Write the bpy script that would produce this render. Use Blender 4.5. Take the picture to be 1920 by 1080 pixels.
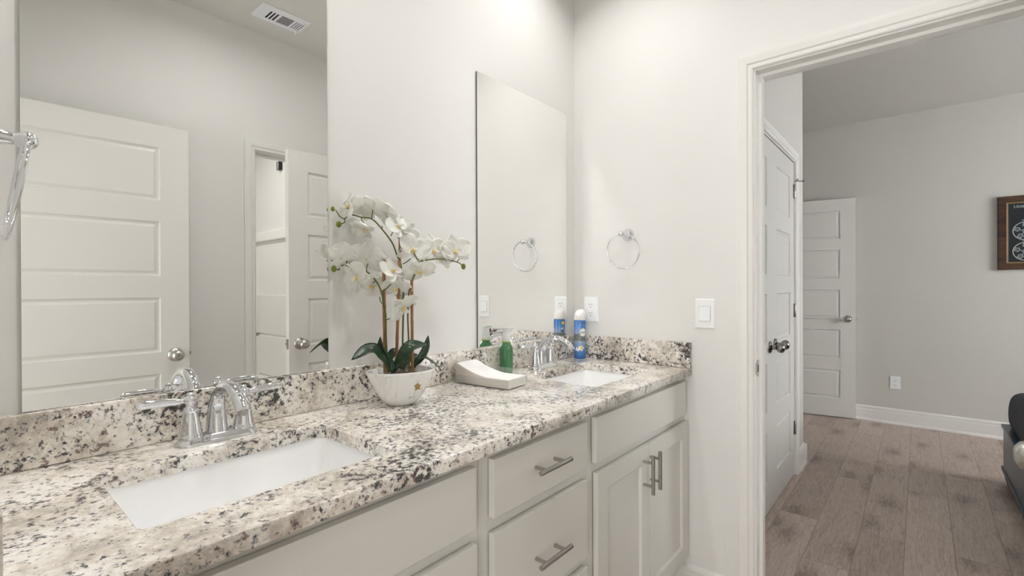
import bpy, bmesh, math, random
from mathutils import Vector, Matrix

for _o in list(bpy.data.objects): bpy.data.objects.remove(_o)
SC = bpy.context.scene
COL = SC.collection
PI = math.pi
random.seed(7)

# ------------------------------------------------------------------ camera
cam_data = bpy.data.cameras.new('camera')
cam_data.sensor_width = 36.0
cam_data.lens = 16.875
cam_data.clip_start = 0.01
cam = bpy.data.objects.new('camera', cam_data)
COL.objects.link(cam)
_yaw, _pt, _rl = math.radians(40.3474), -0.0029, 0.0038
_F2 = Vector((math.cos(_yaw), math.sin(_yaw), 0)); _R = Vector((math.sin(_yaw), -math.cos(_yaw), 0)); _U = Vector((0, 0, 1))
_F = math.cos(_pt)*_F2 + math.sin(_pt)*_U
_UP = -math.sin(_pt)*_F2 + math.cos(_pt)*_U
_X = math.cos(_rl)*_R - math.sin(_rl)*_UP
_Y = math.sin(_rl)*_R + math.cos(_rl)*_UP
_Z = -_F
cam.matrix_world = Matrix(((_X.x, _Y.x, _Z.x, -1.8981), (_X.y, _Y.y, _Z.y, -1.2272), (_X.z, _Y.z, _Z.z, 1.236), (0, 0, 0, 1)))
SC.camera = cam

# ------------------------------------------------------------------ view and world
SC.view_settings.view_transform = 'Standard'
SC.view_settings.look = 'None'
SC.view_settings.gamma = 1.0
SC.view_settings.use_curve_mapping = False
SC.view_settings.exposure = 0.07
SC.cycles.use_denoising = True
SC.cycles.max_bounces = 14
SC.cycles.diffuse_bounces = 8
SC.cycles.glossy_bounces = 8
SC.cycles.transmission_bounces = 10
SC.cycles.sample_clamp_indirect = 0.0
SC.cycles.blur_glossy = 0.0
SC.cycles.caustics_reflective = True
world = bpy.data.worlds.new('daylight_sky'); SC.world = world; world.use_nodes = True
world.node_tree.nodes['Background'].inputs[0].default_value = (0.72, 0.84, 1.0, 1)
world.node_tree.nodes['Background'].inputs[1].default_value = 1.0

# ------------------------------------------------------------------ lights
CAN_SPOTS = ((-0.44, -0.33), (-1.52, -0.33))
def area_light(name, loc, rot, sx, sy, power, color, spread=180, disk=False):
    l = bpy.data.lights.new(name, 'AREA'); l.shape = 'DISK' if disk else 'RECTANGLE'
    l.size = sx
    if not disk: l.size_y = sy
    l.energy = power; l.color = color; l.spread = math.radians(spread)
    o = bpy.data.objects.new(name, l); COL.objects.link(o); o.location = loc; o.rotation_euler = rot
    return o
for i, (lx, ly) in enumerate(CAN_SPOTS):
    area_light('can_or_fill_lamp', (lx, ly, 2.722), (0, 0, 0), 0.08, 0.08, 3.4, (1.0, 0.985, 0.965), 132, True)
area_light('can_or_fill_lamp', (-0.95, -1.02, 2.722), (0, 0, 0), 0.15, 0.15, 5.6, (1.0, 0.99, 0.98), 170, True)  # added fill lamp in mid-ceiling, not a known fixture
area_light('shower_fill', (-0.9, -2.75, 2.722), (0, 0, 0), 0.16, 0.16, 16.0, (1.0, 0.98, 0.96), 180, True)  # added unseen lamp that brightens the shower room
area_light('hall_fill', (-3.25, -1.15, 1.05), (0, math.radians(-90), 0), 1.7, 1.5, 34.0, (1.0, 1.0, 1.0))  # added unseen fill behind the camera, shining in through the west doorway
area_light('window_daylight', (2.45, -4.28, 1.55), (math.radians(90), 0, 0), 1.5, 1.2, 92.0, (0.98, 0.985, 1.0))

# ------------------------------------------------------------------ materials
def mat(name, color=(0.8, 0.8, 0.8), rough=0.5, metal=0.0, bump=0.0, bscale=200.0, coat=0.0, trans=0.0, ior=1.45, spec=0.5):
    m = bpy.data.materials.new(name); m.use_nodes = True
    nt = m.node_tree; b = nt.nodes['Principled BSDF']
    b.inputs['Base Color'].default_value = (*color, 1); b.inputs['Roughness'].default_value = rough
    b.inputs['Metallic'].default_value = metal; b.inputs['IOR'].default_value = ior
    b.inputs['Transmission Weight'].default_value = trans
    b.inputs['Specular IOR Level'].default_value = spec
    if coat: b.inputs['Coat Weight'].default_value = coat; b.inputs['Coat Roughness'].default_value = 0.05
    if bump:
        tc = nt.nodes.new('ShaderNodeTexCoord'); n = nt.nodes.new('ShaderNodeTexNoise'); bp = nt.nodes.new('ShaderNodeBump')
        n.inputs['Scale'].default_value = bscale; n.inputs['Detail'].default_value = 3
        bp.inputs['Strength'].default_value = bump; bp.inputs['Distance'].default_value = 0.002
        nt.links.new(tc.outputs['Object'], n.inputs['Vector']); nt.links.new(n.outputs['Fac'], bp.inputs['Height'])
        nt.links.new(bp.outputs['Normal'], b.inputs['Normal'])
    return m
class NT:
    def __init__(s, m): s.t = m.node_tree; s.b = s.t.nodes['Principled BSDF']
    def n(s, typ, **kw):
        x = s.t.nodes.new(typ)
        for k, v in kw.items(): setattr(x, k, v)
        return x
    def l(s, a, b): s.t.links.new(a, b)
    def noise(s, vec, scale, detail=4, rough=0.5, dist=0.0):
        x = s.n('ShaderNodeTexNoise'); x.inputs['Scale'].default_value = scale; x.inputs['Detail'].default_value = detail
        x.inputs['Roughness'].default_value = rough; x.inputs['Distortion'].default_value = dist
        if vec is not None: s.l(vec, x.inputs['Vector'])
        return x.outputs['Fac']
    def ramp(s, fac, pts):
        r = s.n('ShaderNodeValToRGB'); s.l(fac, r.inputs[0])
        while len(r.color_ramp.elements) < len(pts): r.color_ramp.elements.new(0.5)
        for e, (p, c) in zip(r.color_ramp.elements, pts):
            e.position = p; e.color = (*c, 1) if len(c) == 3 else c
        return r.outputs[0]
    def mix(s, fac, a, b, mode='MIX'):
        x = s.n('ShaderNodeMix', data_type='RGBA', blend_type=mode)
        if isinstance(fac, (int, float)): x.inputs[0].default_value = fac
        else: s.l(fac, x.inputs[0])
        for v, i in ((a, 6), (b, 7)):
            if isinstance(v, tuple): x.inputs[i].default_value = (*v, 1)
            else: s.l(v, x.inputs[i])
        return x.outputs[2]
    def math(s, op, a, b=0.0):
        x = s.n('ShaderNodeMath', operation=op)
        for v, i in ((a, 0), (b, 1)):
            if isinstance(v, (int, float)): x.inputs[i].default_value = v
            else: s.l(v, x.inputs[i])
        return x.outputs[0]
    def mapping(s, vec, loc=(0, 0, 0), rot=(0, 0, 0), scale=(1, 1, 1)):
        x = s.n('ShaderNodeMapping'); s.l(vec, x.inputs['Vector'])
        x.inputs['Location'].default_value = loc; x.inputs['Rotation'].default_value = rot; x.inputs['Scale'].default_value = scale
        return x.outputs[0]
    def bump(s, h, strength=0.2, dist=0.002):
        x = s.n('ShaderNodeBump'); x.inputs['Strength'].default_value = strength; x.inputs['Distance'].default_value = dist
        s.l(h, x.inputs['Height']); s.l(x.outputs['Normal'], s.b.inputs['Normal'])

M = {}
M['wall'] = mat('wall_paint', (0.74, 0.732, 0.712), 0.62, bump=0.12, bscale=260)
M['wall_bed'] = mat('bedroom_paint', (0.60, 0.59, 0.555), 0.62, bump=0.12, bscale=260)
M['ceil_bed_dim'] = mat('bedroom_ceiling_dimmed', (0.54, 0.525, 0.495), 0.8, bump=0.15, bscale=180)  # ceiling paint darkened, the bedroom's dimmer light put into the colour
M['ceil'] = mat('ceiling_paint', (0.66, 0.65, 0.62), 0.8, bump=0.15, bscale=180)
M['trim'] = mat('trim_paint', (0.76, 0.75, 0.725), 0.34)
M['door'] = mat('door_paint', (0.655, 0.645, 0.615), 0.36)
M['cab'] = mat('cabinet_paint', (0.685, 0.675, 0.635), 0.38)
M['switch_shade'] = mat('switch_recess_shade', (0.42, 0.42, 0.43), 0.6)  # grey for the painted shade round the switch rocker
M['white'] = mat('white_plastic', (0.86, 0.87, 0.88), 0.28)
M['ventw'] = mat('vent_enamel', (0.80, 0.82, 0.86), 0.35)
M['dark'] = mat('dark_slot', (0.02, 0.02, 0.02), 0.6)
M['porc'] = mat('porcelain', (0.90, 0.905, 0.91), 0.08, coat=0.5)
M['acry_tub'] = mat('tub_acrylic', (0.80, 0.79, 0.76), 0.25)
M['chrome'] = mat('chrome', (0.74, 0.75, 0.77), 0.05, metal=1.0)
M['nickel'] = mat('satin_nickel', (0.52, 0.50, 0.47), 0.26, metal=1.0)
M['nickel_dark'] = mat('aged_nickel', (0.30, 0.29, 0.28), 0.24, metal=1.0)
M['steel'] = mat('brushed_steel', (0.44, 0.42, 0.40), 0.22, metal=1.0)
M['mirror'] = mat('mirror_silver', (0.93, 0.935, 0.925), 0.0, metal=1.0)
M['mirror_edge'] = mat('mirror_edge', (0.10, 0.115, 0.11), 0.15)
M['glass'] = mat('clear_acrylic', (0.95, 0.96, 0.97), 0.04)
def _acr():
    k = NT(M['glass']); tp = k.n('ShaderNodeBsdfTransparent'); tp.inputs[0].default_value = (0.96, 0.97, 0.975, 1)
    gl = k.n('ShaderNodeBsdfGlossy'); gl.inputs['Roughness'].default_value = 0.03
    mx = k.n('ShaderNodeMixShader'); mx.inputs[0].default_value = 0.05; k.l(tp.outputs[0], mx.inputs[1]); k.l(gl.outputs[0], mx.inputs[2])
    m2 = k.n('ShaderNodeMixShader'); m2.inputs[0].default_value = 0.035; k.l(mx.outputs[0], m2.inputs[1]); k.l(k.b.outputs[0], m2.inputs[2])
    k.l(m2.outputs[0], k.t.nodes['Material Output'].inputs['Surface'])
_acr()
M['window_glass'] = mat('window_glass', (1, 1, 1), 0.0, trans=1.0, ior=1.05)

def granite(name='granite', off=0.0):
    m = mat(name, rough=0.16, coat=0.3); k = NT(m)
    tc = k.n('ShaderNodeTexCoord').outputs['Object']
    v = k.mapping(tc, loc=(2.3, 5.1, 0.7), rot=(0.35, 0.5, 0.62))
    tone = k.noise(v, 8.0, 5, 0.6)
    fine = k.noise(k.mapping(v, loc=(1, 2, 3)), 60.0, 6, 0.7)
    base = k.ramp(k.math('ADD', k.math('MULTIPLY', tone, 0.6), k.math('MULTIPLY', fine, 0.4)),
                  [(0.38, (0.43, 0.385, 0.33)), (0.46, (0.65, 0.60, 0.525)), (0.52, (0.81, 0.775, 0.71)), (0.60, (0.90, 0.88, 0.84))])
    cl = k.noise(k.mapping(tc, loc=(3.1, 1.7, 0.4), rot=(0.2, 0.1, 0.5)), 7.5, 4, 0.55)
    # soft grey quartz round the mica
    sp = k.noise(k.mapping(v, loc=(7, 2, 5)), 84.0, 8, 0.66, 0.1)
    th = k.math('ADD', sp, k.math('MULTIPLY', k.math('SUBTRACT', cl, 0.5 - off), 0.52))
    gm = k.ramp(th, [(0.515, (0, 0, 0)), (0.60, (1, 1, 1))])
    base = k.mix(k.math('MULTIPLY', gm, 0.60), base, (0.27, 0.27, 0.275))
    bm_ = k.ramp(th, [(0.582, (0, 0, 0)), (0.625, (1, 1, 1))])
    base = k.mix(k.math('MULTIPLY', bm_, 0.93), base, (0.030, 0.027, 0.030))
    sp2 = k.noise(k.mapping(v, loc=(1, 8, 5)), 120.0, 5, 0.6)
    th3 = k.math('ADD', sp2, k.math('MULTIPLY', k.math('SUBTRACT', cl, 0.5), 0.35))
    b2 = k.ramp(th3, [(0.60, (0, 0, 0)), (0.65, (1, 1, 1))])
    base = k.mix(k.math('MULTIPLY', b2, 0.75), base, (0.09, 0.08, 0.08))
    gr = k.noise(k.mapping(v, loc=(-5, 9, 2)), 75.0, 5, 0.6)
    gc = k.noise(k.mapping(tc, loc=(9, 4, 1)), 6.0, 3, 0.5)
    th2 = k.math('ADD', gr, k.math('MULTIPLY', k.math('SUBTRACT', gc, 0.5), 0.5))
    rm = k.ramp(th2, [(0.62, (0, 0, 0)), (0.66, (1, 1, 1))])
    base = k.mix(k.math('MULTIPLY', rm, 0.75), base, (0.13, 0.055, 0.055))
    k.l(base, k.b.inputs['Base Color'])
    return m
M['granite'] = granite(); M['granite_dense'] = granite('granite_dense', 0.09)

def planks():
    m = mat('vinyl_planks', rough=0.42); k = NT(m)
    tc = k.n('ShaderNodeTexCoord').outputs['Object']
    v = k.mapping(tc, loc=(0.15, -0.067, 0))
    br = k.n('ShaderNodeTexBrick', offset=0.37, offset_frequency=2)
    k.l(v, br.inputs['Vector'])
    for nme, val in (('Scale', 1.0), ('Mortar Size', 0.0011), ('Mortar Smooth', 0.1), ('Bias', 0.0), ('Brick Width', 1.22), ('Row Height', 0.177)):
        br.inputs[nme].default_value = val
    br.inputs['Color1'].default_value = (0, 0, 0, 1); br.inputs['Color2'].default_value = (1, 1, 1, 1); br.inputs['Mortar'].default_value = (0.5, 0.5, 0.5, 1)
    # a different grain in every plank
    add = k.n('ShaderNodeVectorMath', operation='ADD'); sc = k.n('ShaderNodeVectorMath', operation='SCALE'); sc.inputs['Scale'].default_value = 13.0
    k.l(br.outputs['Color'], sc.inputs[0]); k.l(v, add.inputs[0]); k.l(sc.outputs[0], add.inputs[1])
    pv = add.outputs[0]
    grain = k.noise(k.mapping(pv, scale=(1.0, 9.0, 1.0)), 9.0, 8, 0.62, 1.2)
    fine = k.noise(k.mapping(pv, scale=(1.0, 22.0, 1.0)), 26.0, 5, 0.6, 0.3)
    col = k.ramp(grain, [(0.28, (0.30, 0.22, 0.175)), (0.46, (0.45, 0.36, 0.305)), (0.58, (0.53, 0.445, 0.39)), (0.75, (0.61, 0.54, 0.485))])
    col = k.mix(0.22, col, k.ramp(fine, [(0.35, (0.22, 0.17, 0.14)), (0.65, (0.56, 0.48, 0.42))]))
    tone = k.ramp(br.outputs['Color'], [(0.0, (0.80, 0.79, 0.79)), (1.0, (1.08, 1.09, 1.10))])
    col = k.mix(1.0, col, tone, 'MULTIPLY')
    # knots
    vo = k.n('ShaderNodeTexVoronoi', voronoi_dimensions='2D'); k.l(k.mapping(pv, scale=(1.7, 3.6, 1.0)), vo.inputs['Vector']); vo.inputs['Scale'].default_value = 1.0
    wob = k.noise(k.mapping(pv, scale=(3, 8, 1)), 8.0, 4, 0.6)
    kd = k.math('ADD', vo.outputs['Distance'], k.math('MULTIPLY', k.math('SUBTRACT', wob, 0.5), 0.45))
    km = k.ramp(kd, [(0.03, (1, 1, 1)), (0.11, (0.55, 0.55, 0.55)), (0.26, (0, 0, 0))])
    col = k.mix(k.math('MULTIPLY', km, 0.52), col, (0.075, 0.048, 0.034))
    col = k.mix(k.math('MULTIPLY', br.outputs['Fac'], 0.75), col, (0.10, 0.075, 0.06))
    k.l(col, k.b.inputs['Base Color'])
    k.bump(k.math('SUBTRACT', k.math('MULTIPLY', grain, 0.3), br.outputs['Fac']), 0.25, 0.002)
    return m
M['planks'] = planks()

def frame_wood():
    m = mat('rustic_block_wood', rough=0.55); k = NT(m)
    tc = k.n('ShaderNodeTexCoord').outputs['Object']
    vo = k.n('ShaderNodeTexVoronoi'); k.l(k.mapping(tc, scale=(1, 0.5, 24)), vo.inputs['Vector']); vo.inputs['Scale'].default_value = 1.0
    g = k.noise(k.mapping(tc, scale=(1, 2, 14)), 12, 5, 0.6)
    c = k.ramp(vo.outputs['Color'], [(0.1, (0.016, 0.007, 0.004)), (0.5, (0.055, 0.024, 0.011)), (0.9, (0.12, 0.06, 0.027))])
    c = k.mix(0.5, c, k.ramp(g, [(0.35, (0.010, 0.005, 0.004)), (0.7, (0.085, 0.040, 0.019))]))
    k.l(c, k.b.inputs['Base Color']); return m
M['frame'] = frame_wood()
M['frame_inner'] = mat('gold_slip', (0.25, 0.16, 0.085), 0.5)
M['chalk'] = mat('chalkboard_print', (0.010, 0.015, 0.018), 0.5)
M['chalk_line'] = mat('chalk_ink', (0.62, 0.66, 0.68), 0.7)
M['chalk_grey'] = mat('chalk_grey_ink', (0.10, 0.13, 0.14), 0.7)
M['navy'] = mat('navy_bed_paint', (0.014, 0.032, 0.050), 0.3)
M['blanket'] = mat('slate_blanket', (0.065, 0.066, 0.08), 0.95, bump=0.8, bscale=420)
M['tan'] = mat('mattress_fabric', (0.5, 0.48, 0.45), 0.9)

def marbled():
    m = mat('marbled_ceramic', rough=0.16, coat=0.5); k = NT(m)
    tc = k.n('ShaderNodeTexCoord').outputs['Object']
    n = k.noise(k.mapping(tc, rot=(0.2, 0.7, 0.4), scale=(1, 1, 0.45)), 13.0, 3, 0.5, 2.4)
    line = k.math('ABSOLUTE', k.math('SUBTRACT', n, 0.5))
    lm = k.ramp(line, [(0.002, (1, 1, 1)), (0.011, (0, 0, 0))])
    gate = k.ramp(k.noise(tc, 11.0, 2), [(0.42, (0, 0, 0)), (0.60, (1, 1, 1))])
    col = k.mix(k.math('MULTIPLY', lm, gate), (0.86, 0.855, 0.84), (0.30, 0.27, 0.235))
    n2 = k.noise(k.mapping(tc, loc=(4, 4, 4), scale=(1, 1, 0.6)), 9.0, 3, 0.5, 1.5)
    soft = k.ramp(k.math('ABSOLUTE', k.math('SUBTRACT', n2, 0.5)), [(0.0, (1, 1, 1)), (0.04, (0, 0, 0))])
    col = k.mix(k.math('MULTIPLY', soft, 0.18), col, (0.55, 0.50, 0.44))
    k.l(col, k.b.inputs['Base Color']); return m
M['marble'] = marbled()
M['gold'] = mat('gold_leaf', (0.42, 0.28, 0.12), 0.3, metal=0.6)
M['petal'] = mat('petal', (0.93, 0.93, 0.91), 0.55); 
def _petal():
    k = NT(M['petal'])
    k.b.inputs['Subsurface Weight'].default_value = 0.0
    tr = k.n('ShaderNodeBsdfTranslucent'); tr.inputs[0].default_value = (0.93, 0.93, 0.88, 1)
    mx = k.n('ShaderNodeMixShader'); mx.inputs[0].default_value = 0.38
    out = k.t.nodes['Material Output']
    k.l(k.b.outputs[0], mx.inputs[1]); k.l(tr.outputs[0], mx.inputs[2]); k.l(mx.outputs[0], out.inputs['Surface'])
_petal()
M['lip_yellow'] = mat('orchid_lip_yellow', (0.86, 0.62, 0.10), 0.5)
M['stem'] = mat('orchid_stem', (0.115, 0.13, 0.025), 0.5)
M['bud'] = mat('orchid_bud', (0.17, 0.22, 0.03), 0.5)
def leafm():
    m = mat('orchid_leaf', rough=0.3); k = NT(m)
    tc = k.n('ShaderNodeTexCoord').outputs['Object']
    c = k.ramp(k.noise(tc, 30, 3), [(0.35, (0.010, 0.028, 0.014)), (0.7, (0.028, 0.062, 0.028))])
    k.l(c, k.b.inputs['Base Color']); return m
M['leaf'] = leafm()
def bamboo():
    m = mat('bamboo', rough=0.5); k = NT(m)
    tc = k.n('ShaderNodeTexCoord').outputs['Object']
    c = k.ramp(k.noise(k.mapping(tc, scale=(8, 8, 1)), 16, 4), [(0.3, (0.19, 0.085, 0.035)), (0.7, (0.44, 0.24, 0.10))])
    k.l(c, k.b.inputs['Base Color']); return m
M['bamboo'] = bamboo()
M['soil'] = mat('bark_soil', (0.10, 0.065, 0.045), 0.9, bump=1.0, bscale=90)
M['pebble'] = mat('pebble', (0.30, 0.22, 0.17), 0.5)
M['paper'] = mat('paper_towel', (0.88, 0.87, 0.85), 0.85, bump=0.1, bscale=500)
M['paper2'] = mat('paper_towel_cream_shade', (0.82, 0.76, 0.68), 0.85); M['paper3'] = mat('paper_towel_tan_shade', (0.68, 0.60, 0.50), 0.85)  # beige sheets in alternating tones, self-shadow between their edges put into the colour
M['soap'] = mat('green_soap', (0.045, 0.20, 0.075), 0.12, trans=0.25, coat=0.5)
M['pump'] = mat('frosted_pump', (0.80, 0.82, 0.81), 0.3, trans=0.35)
M['lime'] = mat('lime_neck', (0.35, 0.45, 0.08), 0.4)
M['can_blue'] = None
def canm():
    m = mat('can_print', rough=0.22, metal=0.25); k = NT(m)
    tc = k.n('ShaderNodeTexCoord').outputs['Object']
    s = k.n('ShaderNodeSeparateXYZ'); k.l(tc, s.inputs[0])
    z = s.outputs['Z']
    zz = k.math('DIVIDE', z, 0.18)
    c = k.ramp(zz, [(0.0, (0.035, 0.14, 0.46)), (0.18, (0.10, 0.27, 0.62)), (0.42, (0.33, 0.44, 0.60)), (0.46, (0.22, 0.25, 0.24)), (0.60, (0.20, 0.22, 0.20)), (0.64, (0.30, 0.42, 0.66)), (0.80, (0.11, 0.27, 0.60)), (1.0, (0.07, 0.21, 0.55))])
    k.l(c, k.b.inputs['Base Color']); return m
M['can_blue'] = canm()
M['ink_navy'] = mat('ink_navy', (0.01, 0.015, 0.05), 0.4)
M['ink_white'] = mat('ink_white', (0.85, 0.86, 0.87), 0.4)
M['ink_yellow'] = mat('ink_yellow', (0.85, 0.62, 0.03), 0.4)
M['cap_white'] = mat('cap_white', (0.84, 0.83, 0.81), 0.35)

# ------------------------------------------------------------------ helpers
def new_bm(): return bmesh.new()
def add_box(bm, x0, x1, y0, y1, z0, z1, mi=0):
    vs = [bm.verts.new(p) for p in ((x0,y0,z0),(x1,y0,z0),(x1,y1,z0),(x0,y1,z0),(x0,y0,z1),(x1,y0,z1),(x1,y1,z1),(x0,y1,z1))]
    fs = []
    for f in ((0,3,2,1),(4,5,6,7),(0,1,5,4),(1,2,6,5),(2,3,7,6),(3,0,4,7)):
        q = bm.faces.new([vs[i] for i in f]); q.material_index = mi; fs.append(q)
    return vs, fs
def rings(bm, rs, closed=True, cap0=True, cap1=True, mi=0):
    rv = [[bm.verts.new(p) for p in r] for r in rs]
    n = len(rv[0])
    for a, b in zip(rv[:-1], rv[1:]):
        for i in range(n if closed else n-1):
            j = (i+1) % n
            try: f = bm.faces.new((a[i], a[j], b[j], b[i])); f.material_index = mi
            except ValueError: pass
    if cap0: f = bm.faces.new(rv[0][::-1]); f.material_index = mi
    if cap1: f = bm.faces.new(rv[-1]); f.material_index = mi
    return rv
def lathe(bm, prof, n=32, center=(0,0,0), axis='Z', mi=0, cap0=True, cap1=True, sx=1.0, sy=1.0):
    c = Vector(center); out = []
    for r, h in prof:
        ring = []
        for i in range(n):
            a = 2*PI*i/n
            u, v = r*math.cos(a)*sx, r*math.sin(a)*sy
            p = {'Z': (u, v, h), 'Y': (u, h, -v), 'X': (h, u, v)}[axis]
            ring.append(c + Vector(p))
        out.append(ring)
    return rings(bm, out, True, cap0, cap1, mi)
def smooth_pts(pts, n=6):
    P = [Vector(p) for p in pts]
    if len(P) < 3: 
        return [P[0].lerp(P[-1], i/max(1,n)) for i in range(n+1)]
    out = []
    Q = [P[0]*2-P[1]] + P + [P[-1]*2-P[-2]]
    for i in range(1, len(Q)-2):
        for k in range(n):
            t = k/n; a, b, c, d = Q[i-1], Q[i], Q[i+1], Q[i+2]
            out.append(0.5*((2*b)+(c-a)*t+(2*a-5*b+4*c-d)*t*t+(3*b-a-3*c+d)*t*t*t))
    out.append(P[-1]); return out
def tube(bm, pts, r, n=10, sm=0, mi=0, flat=1.0):
    P = smooth_pts(pts, sm) if sm else [Vector(p) for p in pts]
    m = len(P)
    R = r if callable(r) else (lambda t: r)
    t0 = (P[1]-P[0]).normalized()
    up = Vector((0,0,1)) if abs(t0.z) < 0.9 else Vector((1,0,0))
    nrm = (up - t0*up.dot(t0)).normalized()
    rs = []
    for i in range(m):
        t = (P[min(i+1,m-1)]-P[max(i-1,0)]).normalized()
        nrm = (nrm - t*nrm.dot(t)).normalized(); b = t.cross(nrm)
        rr = R(i/(m-1))
        rs.append([P[i] + nrm*math.cos(2*PI*k/n)*rr + b*math.sin(2*PI*k/n)*rr*flat for k in range(n)])
    return rings(bm, rs, True, True, True, mi)
def torus(bm, c, R, r, nrm, n=64, m=12, mi=0):
    nz = Vector(nrm).normalized(); a = nz.orthogonal().normalized(); b = nz.cross(a); c = Vector(c)
    rv = []
    for i in range(n):
        t = 2*PI*i/n; d = a*math.cos(t)+b*math.sin(t)
        rv.append([bm.verts.new(c + d*(R + r*math.cos(2*PI*k/m)) + nz*r*math.sin(2*PI*k/m)) for k in range(m)])
    for i in range(n):
        for k in range(m):
            f = bm.faces.new((rv[i][k], rv[(i+1)%n][k], rv[(i+1)%n][(k+1)%m], rv[i][(k+1)%m])); f.material_index = mi
def rrect(cx, cy, hx, hy, r, z, n=6):
    out = []
    for (sx, sy, a0) in ((1,1,0),(-1,1,90),(-1,-1,180),(1,-1,270)):
        for k in range(n+1):
            a = math.radians(a0 + 90*k/n)
            out.append((cx+sx*(hx-r)+r*math.cos(a), cy+sy*(hy-r)+r*math.sin(a), z))
    return out
def obj(name, bm, m, parent=None, smooth=False, bevel=0.0, subd=0, solid=0.0, angle=40):
    bmesh.ops.recalc_face_normals(bm, faces=bm.faces)
    me = bpy.data.meshes.new(name); bm.to_mesh(me); bm.free()
    for q in (m if isinstance(m, (list, tuple)) else [m]): me.materials.append(q)
    o = bpy.data.objects.new(name, me); COL.objects.link(o)
    if parent is not None: o.parent = parent
    if smooth:
        for p in me.polygons: p.use_smooth = True
        if angle < 180:
            try: me.set_sharp_from_angle(angle=math.radians(angle))
            except Exception: pass
    if solid: s = o.modifiers.new('thickness', 'SOLIDIFY'); s.thickness = solid; s.offset = 0
    if bevel: b = o.modifiers.new('edge', 'BEVEL'); b.width = bevel; b.segments = 2; b.limit_method = 'ANGLE'; b.angle_limit = math.radians(35)
    if subd: s = o.modifiers.new('smooth', 'SUBSURF'); s.levels = subd; s.render_levels = subd
    return o
def tag(o, label=None, cat=None, group=None, kind=None):
    if label: o['label'] = label
    if cat: o['category'] = cat
    if group: o['group'] = group
    if kind: o['kind'] = kind
    return o
def thing(name, label, cat, loc=(0,0,0), rotz=0.0, group=None):
    o = bpy.data.objects.new(name, None); COL.objects.link(o); o.empty_display_size = 0.05
    o.location = loc; o.rotation_euler = (0, 0, rotz); return tag(o, label, cat, group)
def struct(name, bm, m, bevel=0.0, label=None):
    o = obj(name, bm, m, None, bevel=bevel); o['kind'] = 'structure'
    if label: o['label'] = label
    return o
def dup(root, loc, rotz=0.0, label=None):
    r = root.copy(); COL.objects.link(r); r.location = loc; r.rotation_euler = (0, 0, rotz)
    if label: r['label'] = label
    for ch in list(root.children):
        c = ch.copy(); COL.objects.link(c); c.parent = r
        for g in list(ch.children):
            d = g.copy(); COL.objects.link(d); d.parent = c
    return r
def text_bm(s, size, extrude=0.0):
    cu = bpy.data.curves.new('lettering', 'FONT'); cu.body = s; cu.size = size; cu.extrude = extrude; cu.align_x = 'CENTER'; cu.align_y = 'CENTER'; cu.resolution_u = 3
    o = bpy.data.objects.new('lettering', cu); COL.objects.link(o)
    dg = bpy.context.evaluated_depsgraph_get(); me = bpy.data.meshes.new_from_object(o.evaluated_get(dg))
    bpy.data.objects.remove(o); bm = new_bm(); bm.from_mesh(me); bpy.data.meshes.remove(me); return bm

# ================================================================== THE ROOMS
H = 2.74
bm = new_bm(); add_box(bm, -3.4, 3.7, -4.35, 1.15, -0.06, 0.0); struct('floor', bm, M['planks'])
bm = new_bm(); add_box(bm, -3.4, 0.06, -4.35, 1.15, H, H+0.08); struct('ceiling', bm, M['ceil'])
bm = new_bm(); add_box(bm, 0.0605, 3.7, -4.35, 1.15, H, H+0.08); struct('ceiling', bm, M['ceil_bed_dim'])
def wall_x(name, x0, x1, ya, yb, hole=None, m='wall'):     # a wall across X, optional opening (y0, y1, z0, z1)
    bm = new_bm()
    if hole:
        a, b, c, d = hole
        add_box(bm, x0, x1, ya, a, 0, H); add_box(bm, x0, x1, b, yb, 0, H); add_box(bm, x0, x1, a, b, d, H)
        if c > 0: add_box(bm, x0, x1, a, b, 0, c)
    else: add_box(bm, x0, x1, ya, yb, 0, H)
    return struct(name, bm, M[m])
def wall_y(name, y0, y1, xa, xb, hole=None, m='wall'):
    bm = new_bm()
    if hole:
        a, b, c, d = hole
        add_box(bm, xa, a, y0, y1, 0, H); add_box(bm, b, xb, y0, y1, 0, H); add_box(bm, a, b, y0, y1, d, H)
        if c > 0: add_box(bm, a, b, y0, y1, 0, c)
    else: add_box(bm, xa, xb, y0, y1, 0, H)
    return struct(name, bm, M[m])
wall_y('wall_north', 0.0, 0.12, -3.4, 0.12)
wall_x('wall_east', 0.0, 0.12, -4.2, 0.0, (-1.497, -0.755, 0, 2.033))
wall_y('wall_south', -1.885, -1.765, -1.884, 0.0, (-0.74, -0.09, 0, 2.058))
wall_x('wall_west', -2.004, -1.884, -3.69, 0.0, (-1.66, -0.72, 0, 2.06))
wall_y('wall_shower', -3.69, -3.57, -1.884, 0.0)
wall_x('wall_hall', -3.4, -3.3, -2.6, 0.0)
wall_y('wall_hall_south', -2.7, -2.6, -3.4, -2.004)
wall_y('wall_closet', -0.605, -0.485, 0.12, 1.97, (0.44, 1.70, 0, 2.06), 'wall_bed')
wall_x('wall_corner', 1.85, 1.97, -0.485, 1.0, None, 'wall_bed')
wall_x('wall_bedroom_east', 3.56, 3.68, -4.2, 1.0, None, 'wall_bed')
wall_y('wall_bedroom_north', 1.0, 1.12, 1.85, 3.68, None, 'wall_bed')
wall_y('wall_bedroom_south', -4.32, -4.2, 0.0, 3.68, (1.7, 3.2, 0.9, 2.2), 'wall_bed')

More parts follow.
